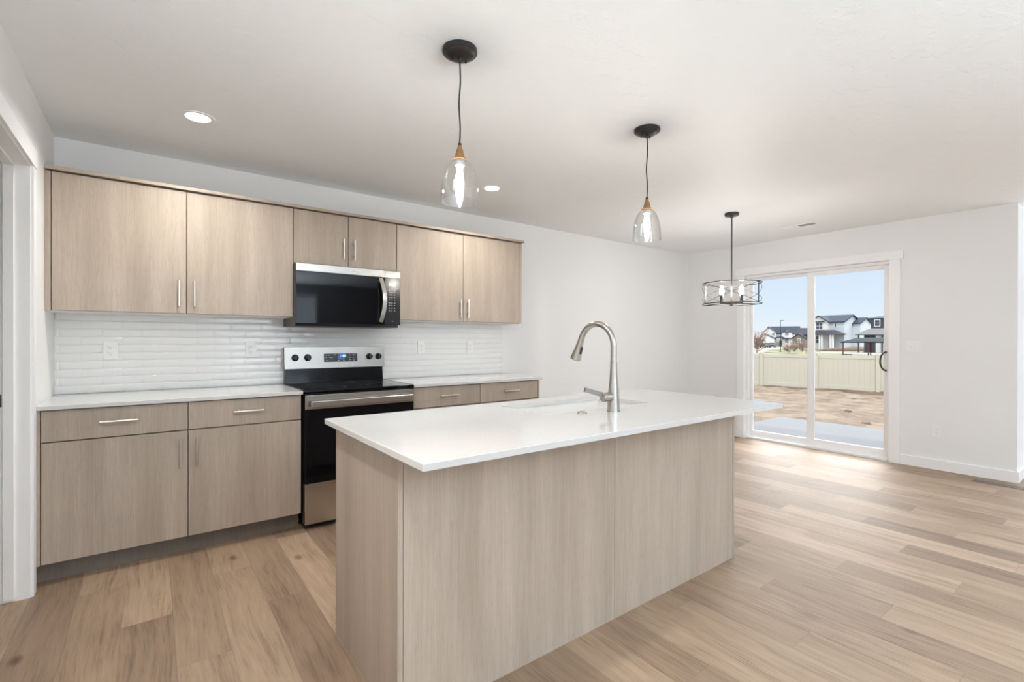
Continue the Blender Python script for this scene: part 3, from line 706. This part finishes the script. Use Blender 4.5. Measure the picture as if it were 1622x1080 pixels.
def can_light(x, y, label, watts):
    t = thing('recessed_light', label, 'ceiling light', (x, y, CEIL), 'recessed ceiling lights') if label else thing('recessed_light', 'round recessed ceiling light added beyond the picture to brighten the room', 'ceiling light', (x, y, CEIL), 'added recessed fill lights out of view')
    MB().lathe((x, y, CEIL-0.0004), [(0.058, 0), (0.083, 0), (0.083, -0.0035), (0.076, -0.0055), (0.060, -0.003), (0.058, 0)], n=48).build('trim_ring', M_trim, t)
    MB().lathe((x, y, CEIL-0.0004), [(0, 0), (0.0578, 0), (0.0578, -0.002), (0, -0.003)], n=40).build('lens', M_led, t)
    lamp('recessed_glow', 'AREA', (x, y, CEIL-0.008), (0, 0, -1), watts, (1, 0.975, 0.935), t, shape='DISK', size=0.11, spread=R(150))
    return t
can_light(0.205, 3.157, 'round recessed ceiling light nearest the left wall', 12)
can_light(2.194, 3.197, 'round recessed ceiling light just right of the nearer pendant', 11)
for x_, y_, w_ in ((-0.02, 1.10, 21), (4.4, -0.9, 4), (1.0, -2.6, 4), (4.0, -2.6, 4), (7.2, -1.6, 4)): can_light(x_, y_, None, w_)  # recessed lights added out of view; the first brightens left wall and island end

def ceiling_vent():
    cx, cy = 5.50, 2.255
    t = thing('ceiling_vent', 'white slotted air register in the ceiling near the sliding door', 'air vent', (cx, cy, CEIL))
    MB().box(cx-0.075, cx+0.075, cy-0.185, cy+0.185, CEIL-0.006, CEIL-0.0004, 0.002).build('vent_frame', M_trim, t)
    s = MB()
    for k in (-1, 0, 1): s.box(cx+k*0.028-0.011, cx+k*0.028+0.011, cy-0.155, cy-0.004, CEIL-0.0068, CEIL-0.0061)
    s.build('vent_slots', M_slot, t)
    l = MB()
    for k in (-1, 0, 1): l.box(cx+k*0.028-0.011, cx+k*0.028+0.011, cy+0.004, cy+0.155, CEIL-0.0095, CEIL-0.0061, 0.001)
    l.build('louvre', M_trim, t)
ceiling_vent()
def floor_vent():
    cx, cy = 5.905, 0.80
    t = thing('floor_vent', 'brown floor register at the foot of the far right wall', 'air vent', (cx, cy, 0))
    MB().box(cx-0.055, cx+0.055, cy-0.165, cy+0.165, 0.0003, 0.004, 0.0015).build('vent_frame', mat('brown_register', (0.14, 0.10, 0.075), 0.5), t)
    s = MB()
    for k in range(18): s.box(cx-0.04, cx+0.04, cy-0.15+k*0.0172, cy-0.15+k*0.0172+0.006, 0.0041, 0.0046)
    s.build('vent_slots', M_black, t)
floor_vent()

# ------------------------------------------------------------------ outlets and switches
def outlet(x, y, z, face, label, cat='outlet', gang=1, switch=False, group=None):
    """face 'y': plate looks toward -y; face 'x': plate looks toward -x"""
    t = thing('wall_outlet' if not switch else 'light_switch', label, cat, (x, y, z), group)
    w_ = 0.036 + 0.023*(gang-1); h_ = 0.058
    def bx(mb, a0, a1, d0, d1, z0, z1, bev=0.0):
        if face == 'y': mb.box(x+a0, x+a1, y-d1, y-d0, z+z0, z+z1, bev)
        else: mb.box(x-d1, x-d0, y-a1, y-a0, z+z0, z+z1, bev)
    m1 = MB(); bx(m1, -w_, w_, 0.0002, 0.006, -h_, h_, 0.002); m1.build('cover_plate', M_plate, t)
    for g_ in range(gang):
        cx = (g_-(gang-1)/2)*0.046
        if switch:
            r_ = MB(); bx(r_, cx-0.006, cx+0.006, 0.0061, 0.014, -0.010, 0.012, 0.002); r_.build('toggle', M_plate, t)
        else:
            r_ = MB(); bx(r_, cx-0.017, cx+0.017, 0.0061, 0.0085, -0.034, 0.034, 0.001); r_.build('receptacle', M_plate, t)
            s = MB()
            for zz in (-0.018, 0.018):
                bx(s, cx-0.0075, cx-0.0055, 0.0086, 0.0090, zz-0.004, zz+0.005); bx(s, cx+0.0055, cx+0.0075, 0.0086, 0.0090, zz-0.004, zz+0.005)
                bx(s, cx-0.0025, cx+0.0025, 0.0086, 0.0090, zz-0.0135, zz-0.0085)
            s.build('slots', M_slot, t)
    return t
YT = YW-0.0096
outlet(-0.207, YT, 1.181, 'y', 'white outlet on the tile, nearest the left wall', gang=1)
outlet(0.584, YT, 1.178, 'y', 'white outlet on the tile just left of the range')
outlet(1.954, YT, 1.183, 'y', 'white outlet on the tile, first one right of the range')
outlet(2.470, YT, 1.182, 'y', 'white outlet on the tile, near the right edge of the tile')
outlet(XF, 1.432, 1.190, 'x', 'white double light switch plate right of the sliding door', 'light switch', 2, True)
outlet(XF, 1.250, 0.377, 'x', 'white outlet low on the wall right of the sliding door')

# ------------------------------------------------------------------ outside
def at(px, py, t):
    return CAM + (FW + RT*((px-811)/FPX) + UP*((540-py)/FPX))*t
def noisy(name, c0, c1, scale, rough=0.9, detail=5):
    m = mat(name, c0, rough, spec=0.2); g = NG(m)
    g.base(g.ramp(g.noise(g.pos(), scale, detail, 0.6), [(0.35, c0), (0.65, c1)])); return m
M_conc = noisy('patio_concrete', (0.175, 0.185, 0.20), (0.19, 0.20, 0.215), 1.5)
M_dirt = noisy('bare_dirt', (0.11, 0.078, 0.053), (0.225, 0.178, 0.132), 2.2)
M_grass = noisy('spring_grass', (0.116, 0.136, 0.048), (0.218, 0.211, 0.102), 0.35)
M_road = noisy('pale_road', (0.245, 0.238, 0.224), (0.286, 0.279, 0.265), 0.08)
M_mound = noisy('brown_soil', (0.129, 0.099, 0.078), (0.177, 0.136, 0.109), 0.5)
M_fence = mat('almond_vinyl', (0.612, 0.600, 0.522), 0.45)
struct('patio_slab', MB().box(XF+OT+0.001, 8.93, -2.0, 3.96, -0.28, -0.10, 0.01), M_conc, 'concrete patio slab outside the sliding door')
# yard, gently falling to the fence
FA, FB = Vector((18.95, 9.03)), Vector((19.88, 5.58)); FD = (FB-FA).normalized()
def yard():
    random.seed(7); b = bmesh.new(); nx, ny = 70, 90; V = []
    for i in range(nx+1):
        row = []
        for j in range(ny+1):
            x = XF+0.2+(24.0-XF-0.2)*i/nx; y = -6+26*j/ny
            fall = min(max((x-9.2)/9.5, 0), 1); z = -0.19-0.31*fall
            on = x > 9.1 or y > 4.1
            if on:
                z += 0.020*math.sin(x*2.3+y*0.9)+0.015*math.sin(y*3.1-x)+random.uniform(-0.016, 0.016)
                band = math.exp(-((x-16.6-0.25*(5.6-y)*0.5)/1.0)**2); z += band*(0.06+random.uniform(-0.03, 0.09))
            else: z = -0.25
            row.append(b.verts.new((x, y, z)))
        V.append(row)
    for i in range(nx):
        for j in range(ny): b.faces.new((V[i][j], V[i+1][j], V[i+1][j+1], V[i][j+1]))
    m_ = MB(); m_._merge(b); struct('ground_yard', m_, M_dirt, 'bare dirt yard between patio and fence')
yard()
random.seed(11)
for k, (px, py, s) in enumerate(((1353, 632, 0.11), (1343, 652, 0.07), (1371, 673, 0.09), (1238, 643, 0.05), (1262, 655, 0.05))):
    d = (FW + RT*((px-811)/FPX) + UP*((540-py)/FPX)); p = CAM + d*((CAM.z+0.30)/-d.z)
    fall = min(max((p.x-9.2)/9.5, 0), 1); p = CAM + d*((CAM.z+0.19+0.31*fall)/-d.z)
    b = bmesh.new(); bmesh.ops.create_icosphere(b, subdivisions=2, radius=1)
    for v in b.verts: v.co = Vector((v.co.x*s*1.3, v.co.y*s, v.co.z*s*0.75))*random.uniform(0.8, 1.15)+p
    m_ = MB(); m_._merge(b)
    tag(m_.build('dirt_clod', M_dirt if k else M_road), ['pale rock lying on the dirt behind the right glass panel', 'dark clod on the dirt below the pale rock', 'dark clod by the patio edge in the right glass panel', 'small clod on the dirt in the left glass panel, nearer the fence', 'small clod at the patio edge in the left glass panel'][k], 'rock')

def fence():
    t = thing('vinyl_fence', 'almond vinyl privacy fence along the end of the yard', 'fence', (FA.x, FA.y, -0.5))
    zt, zb = 0.735, -0.53; step = 1.80
    start = FA - FD*0.06
    ang = math.atan2(FD.y, FD.x)
    def place(mb, o, z): return mb.xform(Matrix.Translation((o.x, o.y, z)) @ Matrix.Rotation(ang, 4, 'Z'))
    for k in range(-3, 7):
        o = start + FD*(step*k)
        p = MB().box(-0.064, 0.064, -0.064, 0.064, 0, zt-zb+0.03, 0.004)
        p.prism([(-0.075, -0.075), (0.075, -0.075), (0.075, 0.075), (-0.075, 0.075)], 'z', zt-zb+0.03, zt-zb+0.055, 0.006)
        place(p, o, zb).build('post', M_fence, t)
        if k < 6:
            q = MB().box(0.066, step-0.066, -0.022, 0.022, zt-zb-0.13, zt-zb, 0.004).box(0.066, step-0.066, -0.022, 0.022, 0.05, 0.19, 0.004)
            q.box(0.066, step-0.066, -0.006, 0.006, 0.185, zt-zb-0.125)
            n = 11; wd = (step-0.132)/n
            for i in range(n): q.box(0.066+i*wd+0.003, 0.066+(i+1)*wd-0.003, -0.011, 0.011, 0.185, zt-zb-0.125, 0.003)
            place(q, o, zb).build('panel', M_fence, t)
fence()
struct('ground_far', MB().poly([(20.5, -60, -0.62), (20.5, 60, -0.62), (40, 90, -1.0), (40, -90, -1.0), (420, 420, -1.0), (420, -420, -1.0)], [(0, 3, 2, 1), (3, 5, 4, 2)]), M_road, 'pale open ground beyond the fence')
def ground_patch(name, pts, z, m, label):
    V = []
    for px, py in pts:
        d = FW + RT*((px-811)/FPX) + UP*((540-py)/FPX); V.append(CAM + d*((CAM.z-z)/-d.z))
    n = len(V)
    verts = V + [v-Vector((0, 0, 0.04)) for v in V]
    faces = [tuple(range(n)), tuple(range(2*n-1, n-1, -1))]+[(i, (i+1) % n, n+(i+1) % n, n+i) for i in range(n)]
    struct(name, MB().poly(verts, faces), m, label)
ground_patch('ground_grass', [(1208, 558), (1330, 564), (1420, 568), (1420, 563.5), (1360, 561), (1300, 558.8), (1215, 556.5)], -0.93, M_grass, 'grass strip just over the fence')
ground_patch('ground_verge', [(1216, 554.5), (1240, 556), (1300, 556.8), (1300, 552.5), (1248, 550.5)], -0.93, M_grass, 'grass verge in front of the far white house')

M_white_siding = mat('white_siding', (0.78, 0.78, 0.785), 0.7)
M_pale_siding = mat('pale_blue_siding', (0.58, 0.635, 0.69), 0.7)
M_dark_siding = mat('charcoal_siding', (0.075, 0.078, 0.092), 0.7)
M_tan_siding = mat('greige_siding', (0.204, 0.190, 0.177), 0.7)
M_shingle = mat('slate_shingles', (0.055, 0.070, 0.098), 0.8)
M_shingle2 = mat('plum_grey_shingles', (0.070, 0.070, 0.092), 0.8)
M_palesh = mat('pale_shingles', (0.17, 0.18, 0.19), 0.7)
M_winglass = mat('dark_house_window', (0.06, 0.075, 0.095), 0.2)
M_red = mat('red_oxide_steel', (0.13, 0.035, 0.03), 0.6)
M_bark = mat('bare_twig', (0.36, 0.27, 0.23), 0.9)
M_carpaint = mat('dark_car_paint', (0.03, 0.035, 0.04), 0.3)
M_teal = mat('teal_fabric', (0.20, 0.45, 0.40), 0.8)
GZ = -1.0
class House:
    """local frame: x to the right along the front, y away from the viewer, z up; origin at pixel px on the ground, distance t"""
    def __init__(self, name, label, px, t, yaw, cat='house'):
        o = at(px, 540, t); self.o = Vector((o.x, o.y, GZ))
        th = math.atan((px-811)/FPX); c = math.cos(th)
        self.M = Matrix.Translation(self.o) @ Matrix.Rotation(-YAW-th+yaw, 4, 'Z') @ Matrix.Diagonal((c, c, 1, 1))
        self.t = thing(name, label, cat, tuple(self.o)); self.n = 0
    def box(self, nm, m, x0, x1, y0, y1, z0, z1, parent=None, label=None):
        return tag(MB().box(x0, x1, y0, y1, z0, z1).xform(self.M).build(nm, m, parent or self.t), label)
    def gable_x(self, nm, m, x0, x1, y0, y1, ze, zr, ov=0.4, th=0.22):      # ridge along x
        ym = (y0+y1)/2; s = (zr-ze)/(ym-y0); e = ze-s*ov
        return MB().prism([(y0-ov, e), (ym, zr), (y1+ov, e), (y1+ov, e+th), (ym, zr+th), (y0-ov, e+th)], 'x', x0-ov, x1+ov).xform(self.M).build(nm, m, self.t)
    def gable_y(self, nm, m, x0, x1, y0, y1, ze, zr, ov=0.4, th=0.22):      # ridge along y
        xm = (x0+x1)/2; s = (zr-ze)/(xm-x0); e = ze-s*ov
        return MB().prism([(x0-ov, e), (xm, zr), (x1+ov, e), (x1+ov, e+th), (xm, zr+th), (x0-ov, e+th)], 'y', y0-ov, y1+ov).xform(self.M).build(nm, m, self.t)
    def body_gx(self, m, x0, x1, y0, y1, ze, zr):
        return MB().prism([(y0, 0), (y1, 0), (y1, ze), ((y0+y1)/2, zr), (y0, ze)], 'x', x0, x1).xform(self.M).build('house_body', m, self.t)
    def body_gy(self, m, x0, x1, y0, y1, ze, zr, nm='wing'):
        return MB().prism([(x0, 0), (x1, 0), (x1, ze), ((x0+x1)/2, zr), (x0, ze)], 'y', y0, y1).xform(self.M).build(nm, m, self.t)
    def hip(self, nm, m, x0, x1, y0, y1, ze, zr, ov=0.4):
        x0 -= ov; x1 += ov; y0 -= ov; y1 += ov; r = min(x1-x0, y1-y0)/2
        ym = (y0+y1)/2; xa, xb = (x0+r, x1-r) if x1-x0 >= y1-y0 else ((x0+x1)/2,)*2
        V = [(x0, y0, ze), (x1, y0, ze), (x1, y1, ze), (x0, y1, ze), (xa, ym, zr), (xb+0.01, ym, zr)]
        V += [(x0, y0, ze-0.15), (x1, y0, ze-0.15), (x1, y1, ze-0.15), (x0, y1, ze-0.15)]
        return MB().poly(V, [(0, 1, 5, 4), (1, 2, 5), (2, 3, 4, 5), (3, 0, 4), (6, 7, 1, 0), (7, 8, 2, 1), (8, 9, 3, 2), (9, 6, 0, 3), (9, 8, 7, 6)]).xform(self.M).build(nm, m, self.t)
    def window(self, x, z, w_, h, y=0.0, cols=2, side=None):
        if side is None:
            f = MB().box(x-w_/2-0.12, x+w_/2+0.12, y-0.10, y+0.02, z-0.12, z+h+0.12).xform(self.M).build('window', M_white_siding, self.t)
            p = MB(); cw = w_/cols
            for i in range(cols):
                for j in range(2): p.box(x-w_/2+i*cw+0.06, x-w_/2+(i+1)*cw-0.06, y-0.13, y-0.101, z+j*h/2+0.05, z+(j+1)*h/2-0.05)
            p.xform(self.M).build('window_pane', M_winglass, f)
        else:
            f = MB().box(side-0.02, side+0.10, x-w_/2-0.12, x+w_/2+0.12, z-0.12, z+h+0.12).xform(self.M).build('window', M_white_siding, self.t)
            MB().box(side+0.101, side+0.13, x-w_/2, x+w_/2, z, z+h).xform(self.M).build('window_pane', M_winglass, f)
for m_o in (M_fence, M_white_siding, M_pale_siding, M_dark_siding, M_tan_siding, M_shingle, M_shingle2, M_palesh): m_o.node_tree.nodes['Principled BSDF'].inputs['Specular IOR Level'].default_value = 0.1
# scale of the pixels: S metres per pixel at distance t
def S(t): return t/FPX
# pale blue two-storey house in the right glass panel
t_ = 112; s = S(t_)
h = House('two_storey_house', 'pale two-storey house with a columned porch, seen in the right glass panel', 1316, t_, R(-26))
def Z(py): return CAM.z-(py-538.2)*s - GZ
L0, L1 = -4.2, 3.4
h.body_gx(M_pale_siding, L0, L1, 0, 8.6, Z(509), Z(498.5))
h.gable_x('main_roof', M_shingle, L0, L1, 0, 8.6, Z(509), Z(498.5))
h.body_gy(M_white_siding, -5.0, -0.2, -1.2, 4, Z(508.5), Z(499.5), 'front_wing')
h.gable_y('front_gable_roof', M_shingle, -5.0, -0.2, -1.2, 4, Z(508.5), Z(499.5))
h.body_gx(M_pale_siding, L1, L1+1.9, 4.5, 10.5, Z(511), Z(503))
h.gable_x('wing_roof', M_shingle, L1, L1+1.9, 4.5, 10.5, Z(511), Z(503))
h.window(-2.4, Z(520), 1.7, 1.55, -1.2); h.window(-2.4, Z(542.5), 1.7, 1.7, -1.2)
h.box('window_hood', M_shingle, -3.7, -1.1, -1.6, -1.2, Z(509), Z(507.6))
h.window(1.2, Z(516.5), 0.5, 0.95, 0.0, 1)
h.window(4.5, Z(516), 0.6, 0.9, side=L1)
h.hip('porch_roof', M_shingle2, -4.6, 3.6, -3.6, 0, Z(528), Z(521.5), 0.3)
for x in (-1.25, -0.65, 1.55, 2.15): h.box('porch_column', M_white_siding, x-0.2, x+0.2, -3.5, -3.1, 0, Z(529))
h.box('front_door', M_tan_siding, 0.0, 1.1, -0.1, 0, 0, Z(532))
h.box('porch_floor', M_road, -4.6, 3.6, -3.6, 0, 0, 0.15)
# charcoal house
t_ = 120; s = S(t_)
h = House('charcoal_house', 'charcoal house with a low roof at the right edge of the glass', 1388, t_, R(8))
h.box('house_body', M_dark_siding, -2.4, 6, 0, 8, 0, Z(503.5)); h.hip('roof', M_shingle, -2.4, 6, 0, 8, Z(502.5), Z(498.5), 0.3)
h.window(0.2, Z(515), 1.3, 1.5, 0, 1); h.box('garage_door', M_winglass, -2.1, 0.0, -0.08, 0, 0, 1.6)
# low pavilion with a pale hip roof
t_ = 90; s = S(t_)
h = House('pavilion', 'low building under a pale hip roof, behind the red-posted shelter', 1384, t_, R(4), 'building')
h.hip('roof', M_palesh, -3.1, 6, 0, 5, Z(528), Z(518.5), 0.3)
for x in (-2.9, -0.6, 1.6, 3.4): h.box('roof_post', M_dark_siding, x-0.14, x+0.14, 0, 0.28, 0, Z(528.4))
h.box('wall', M_white_siding, 0.4, 6, 0.6, 4.5, 0, Z(530))
h.box('back_wall', M_dark_siding, -1.6, 0.38, 0.6, 4.5, 0, Z(529))
# red posted shelter
t_ = 70; s = S(t_)
h = House('picnic_shelter', 'open shelter with a grey roof on dark red posts', 1375, t_, R(3), 'shelter')
h.hip('roof', mat('grey_metal_roof', (0.045, 0.055, 0.060), 0.9, spec=0.05), -4.0, 5.8, -1, 4, Z(540.2), Z(533.5), 0.1)
h.box('roof_beam', M_dark_siding, -4.0, 5.8, -1.0, -0.8, Z(541.5), Z(540.3))
for x, y in ((-3.75, -0.9), (0.02, -0.9), (4.3, -0.9), (0.6, 3.8), (5.6, 3.8)): h.box('post', M_red, x-0.10, x+0.10, y-0.10, y+0.10, 0, Z(541.4))
def solo(name, label, cat, px, t, build, group=None):
    h_ = House(name, label, px, t, 0, cat); build(h_); 
    if group: h_.t['group'] = group
    return h_
p = at(1343, 561, 66)
tag(MB().box(-0.40, 0.40, -0.3, 0.3, 0, 0.34, 0.03).xform(Matrix.Translation((p.x, p.y, GZ+0.06)) @ Matrix.Rotation(-YAW, 4, 'Z')).build('utility_box', M_darkplastic), 'low dark box on the grass beside the shelter left post', 'box')
# brown soil mound in front of the pale house
b = bmesh.new(); bmesh.ops.create_icosphere(b, subdivisions=3, radius=1)
pc = at(1366, 548, 101); random.seed(3)
for v in b.verts: v.co = Matrix.Rotation(-YAW, 3, 'Z') @ Vector((v.co.x*9.5, v.co.y*1.6, max(v.co.z, -0.2)*1.0*random.uniform(0.92, 1.05))) + Vector((pc.x, pc.y, GZ))
m_ = MB(); m_._merge(b); tag(m_.build('soil_mound', M_mound), 'long brown mound of soil in front of the pale house', 'mound')
# white house, left glass panel
t_ = 178; s = S(t_)
h = House('white_house', 'white two-storey house with slate roof, seen in the left glass panel', 1238, t_, R(-6))
h.body_gx(M_white_siding, -5.5, 6.0, 0, 9, Z(527), Z(516.5)); h.gable_x('main_roof', M_shingle, -5.5, 6.0, 0, 9, Z(527), Z(516.5))
h.body_gy(M_white_siding, -7.2, -1.8, -1.5, 5, Z(526), Z(518), 'left_wing'); h.gable_y('left_wing_roof', M_shingle, -7.2, -1.8, -1.5, 5, Z(526), Z(518), 0.3, 0.15)
h.body_gy(M_white_siding, 0.3, 4.0, -1.5, 4, Z(526), Z(521.2), 'right_wing'); h.gable_y('right_wing_roof', M_shingle, 0.3, 4.0, -1.5, 4, Z(526), Z(521.2), 0.3, 0.15)
h.body_gy(M_white_siding, -8.2, -2.2, -5.5, -1.5, Z(535), Z(529), 'garage'); h.gable_y('garage_roof', M_shingle, -8.2, -2.2, -5.5, -1.5, Z(535), Z(529), 0.3, 0.15)
h.hip('porch_roof', M_shingle, -2.0, 1.2, -3.2, -1.4, Z(534), Z(531.5), 0.2)
h.window(2.1, Z(530), 1.3, 1.3, -1.5); h.window(2.1, Z(542), 1.3, 1.5, -1.5); h.window(-2.9, Z(529.5), 0.9, 0.8, -1.5); h.window(-6.1, Z(529.5), 0.8, 0.8, -1.5)
h.box('window_hood', M_shingle, 0.8, 3.5, -1.9, -1.5, Z(524.8), Z(524)); h.box('window_hood', M_shingle, 0.2, 4.2, -2.2, -1.5, Z(535.6), Z(534.4))
h.box('front_door', M_winglass, -0.8, 0.0, -0.15, 0, 0, 2.2)
# greige house between them
t_ = 150; s = S(t_)
h = House('greige_house', 'small greige house with grey gables left of the centre door frame', 1274, t_, R(-12))
h.body_gx(M_tan_siding, -2.6, 5, 0, 8, Z(529), Z(519)); h.gable_x('main_roof', M_shingle2, -2.6, 5, 0, 8, Z(529), Z(519))
h.body_gy(M_tan_siding, -3.2, 1.0, -3, 0, Z(534), Z(528), 'front_wing'); h.gable_y('front_wing_roof', M_shingle2, -3.2, 1.0, -3, 0, Z(534), Z(528), 0.3, 0.15)
h.window(-1.1, Z(541), 1.0, 1.0, -3, 1)
# light pole, saplings, shrubs, bare tree
p = at(1236.2, 540, 96)
t = thing('light_pole', 'thin dark street light pole in front of the white house', 'street light', (p.x, p.y, GZ))
MB().tube([(p.x, p.y, GZ), (p.x, p.y, GZ+6.3)], [0.07, 0.04], 12).build('pole', M_iron, t)
MB().tube([(p.x, p.y, GZ+6.2), (p.x+0.3*RT.x, p.y+0.3*RT.y, GZ+6.3), (p.x+0.6*RT.x, p.y+0.6*RT.y, GZ+6.28)], 0.05, 8).build('lamp_arm', M_iron, t)
MB().lathe((p.x, p.y, GZ-0.005), [(0, 0), (0.2, 0), (0.2, 0.15), (0.12, 0.2), (0, 0.2)], n=16).build('pole_base', M_iron, t)
def twiggy(name, label, cat, px, t, height, spread, n, seed, trunk=0.05, group=None, tip=0.012, m=M_bark):
    random.seed(seed); p = at(px, 540, t); o = Vector((p.x, p.y, GZ)); b = MB()
    b.tube([o, o+Vector((0, 0, height*0.45)), o+Vector((0, 0, height*0.9))], [trunk, trunk*0.7, trunk*0.25], 6)
    for i in range(n):
        a = random.uniform(0, 2*math.pi); z0 = height*random.uniform(0.03, 0.6); ln = spread*random.uniform(0.5, 1.0)
        s0 = o+Vector((0, 0, z0)); dv = Vector((math.cos(a), math.sin(a), random.uniform(0.5, 1.6)*height/spread*0.5)); dv.normalize()
        mid = s0+dv*ln*0.5; endp = s0+dv*ln+Vector((0, 0, 0.1*height))
        b.tube([s0, mid, endp], [trunk*0.5, tip*1.6, tip], 4)
        for k in range(3):
            e2 = mid.lerp(endp, random.uniform(0.1, 0.9)); d2 = (dv+Vector((random.uniform(-.7, .7), random.uniform(-.7, .7), random.uniform(-.2, .6)))).normalized()
            b.tube([e2, e2+d2*ln*0.4], [tip*1.3, tip*0.8], 4)
    return tag(b.build(name, m, origin=o), label, cat, group)
M_twig2 = mat('pinkish_twig', (0.400, 0.312, 0.272), 0.9)
twiggy('bare_tree', 'bare grey-brown tree at the left edge of the glass', 'tree', 1199, 88, 3.9, 2.0, 90, 1, 0.11, tip=0.022)
for i, (px, t0, hh, lab) in enumerate(((1249, 90, 1.5, 'leftmost of three bare pinkish shrubs before the white house'), (1259, 92, 2.0, 'middle one of three bare pinkish shrubs before the white house'), (1271, 90, 2.4, 'tallest of three bare pinkish shrubs, beside the centre door frame'))):
    twiggy('bare_shrub', lab, 'shrub', px, t0, hh, 1.25, 80, 20+i, 0.03, 'bare shrubs beyond the fence', 0.016, M_twig2)
for i, (px, t0, hh, lab) in enumerate(((1250, 74, 1.9, 'thin staked sapling over the fence, left of the centre door frame by a gap'), (1276.5, 74, 2.5, 'thin staked sapling over the fence, right beside the centre door frame'))):
    twiggy('sapling', lab, 'sapling', px, t0, hh, 0.4, 10, 40+i, 0.04, 'saplings beyond the fence', 0.012, M_twig2)
def car(px, t, yaw, label):
    h_ = House('parked_car', label, px, t, yaw, 'car'); h_.t['group'] = 'cars parked far off'
    MB().prism([(-2.2, 0.3), (2.2, 0.3), (2.2, 0.85), (1.3, 0.95), (0.7, 1.5), (-1.2, 1.5), (-1.9, 0.95), (-2.2, 0.85)], 'y', -0.85, 0.85, 0.06).xform(h_.M).build('car_body', M_carpaint, h_.t)
    for x in (-1.35, 1.35):
        for y in (-0.8, 0.8): MB().lathe((x, y-0.1, 0.33), [(0, 0), (0.33, 0), (0.33, 0.2), (0, 0.2)], (0, 1, 0), 16).xform(h_.M).build('wheel', M_black, h_.t)
car(1205, 146, R(60), 'leftmost of three dark cars parked before the white house')
car(1214, 152, R(75), 'middle one of three dark cars parked before the white house')
car(1223.5, 158, R(80), 'rightmost of three dark cars parked before the white house')
h = House('canopy_tent', 'small teal canopy tent above the dark parked cars', 1207.5, 166, 0, 'tent')
h.hip('tent_roof', M_teal, -1.2, 1.2, 0, 2.4, 2.2, 2.9, 0.05)
for x in (-1.15, 1.15):
    for y in (0.05, 2.35): h.box('tent_leg', M_iron, x-0.04, x+0.04, y-0.04, y+0.04, 0, 2.2)
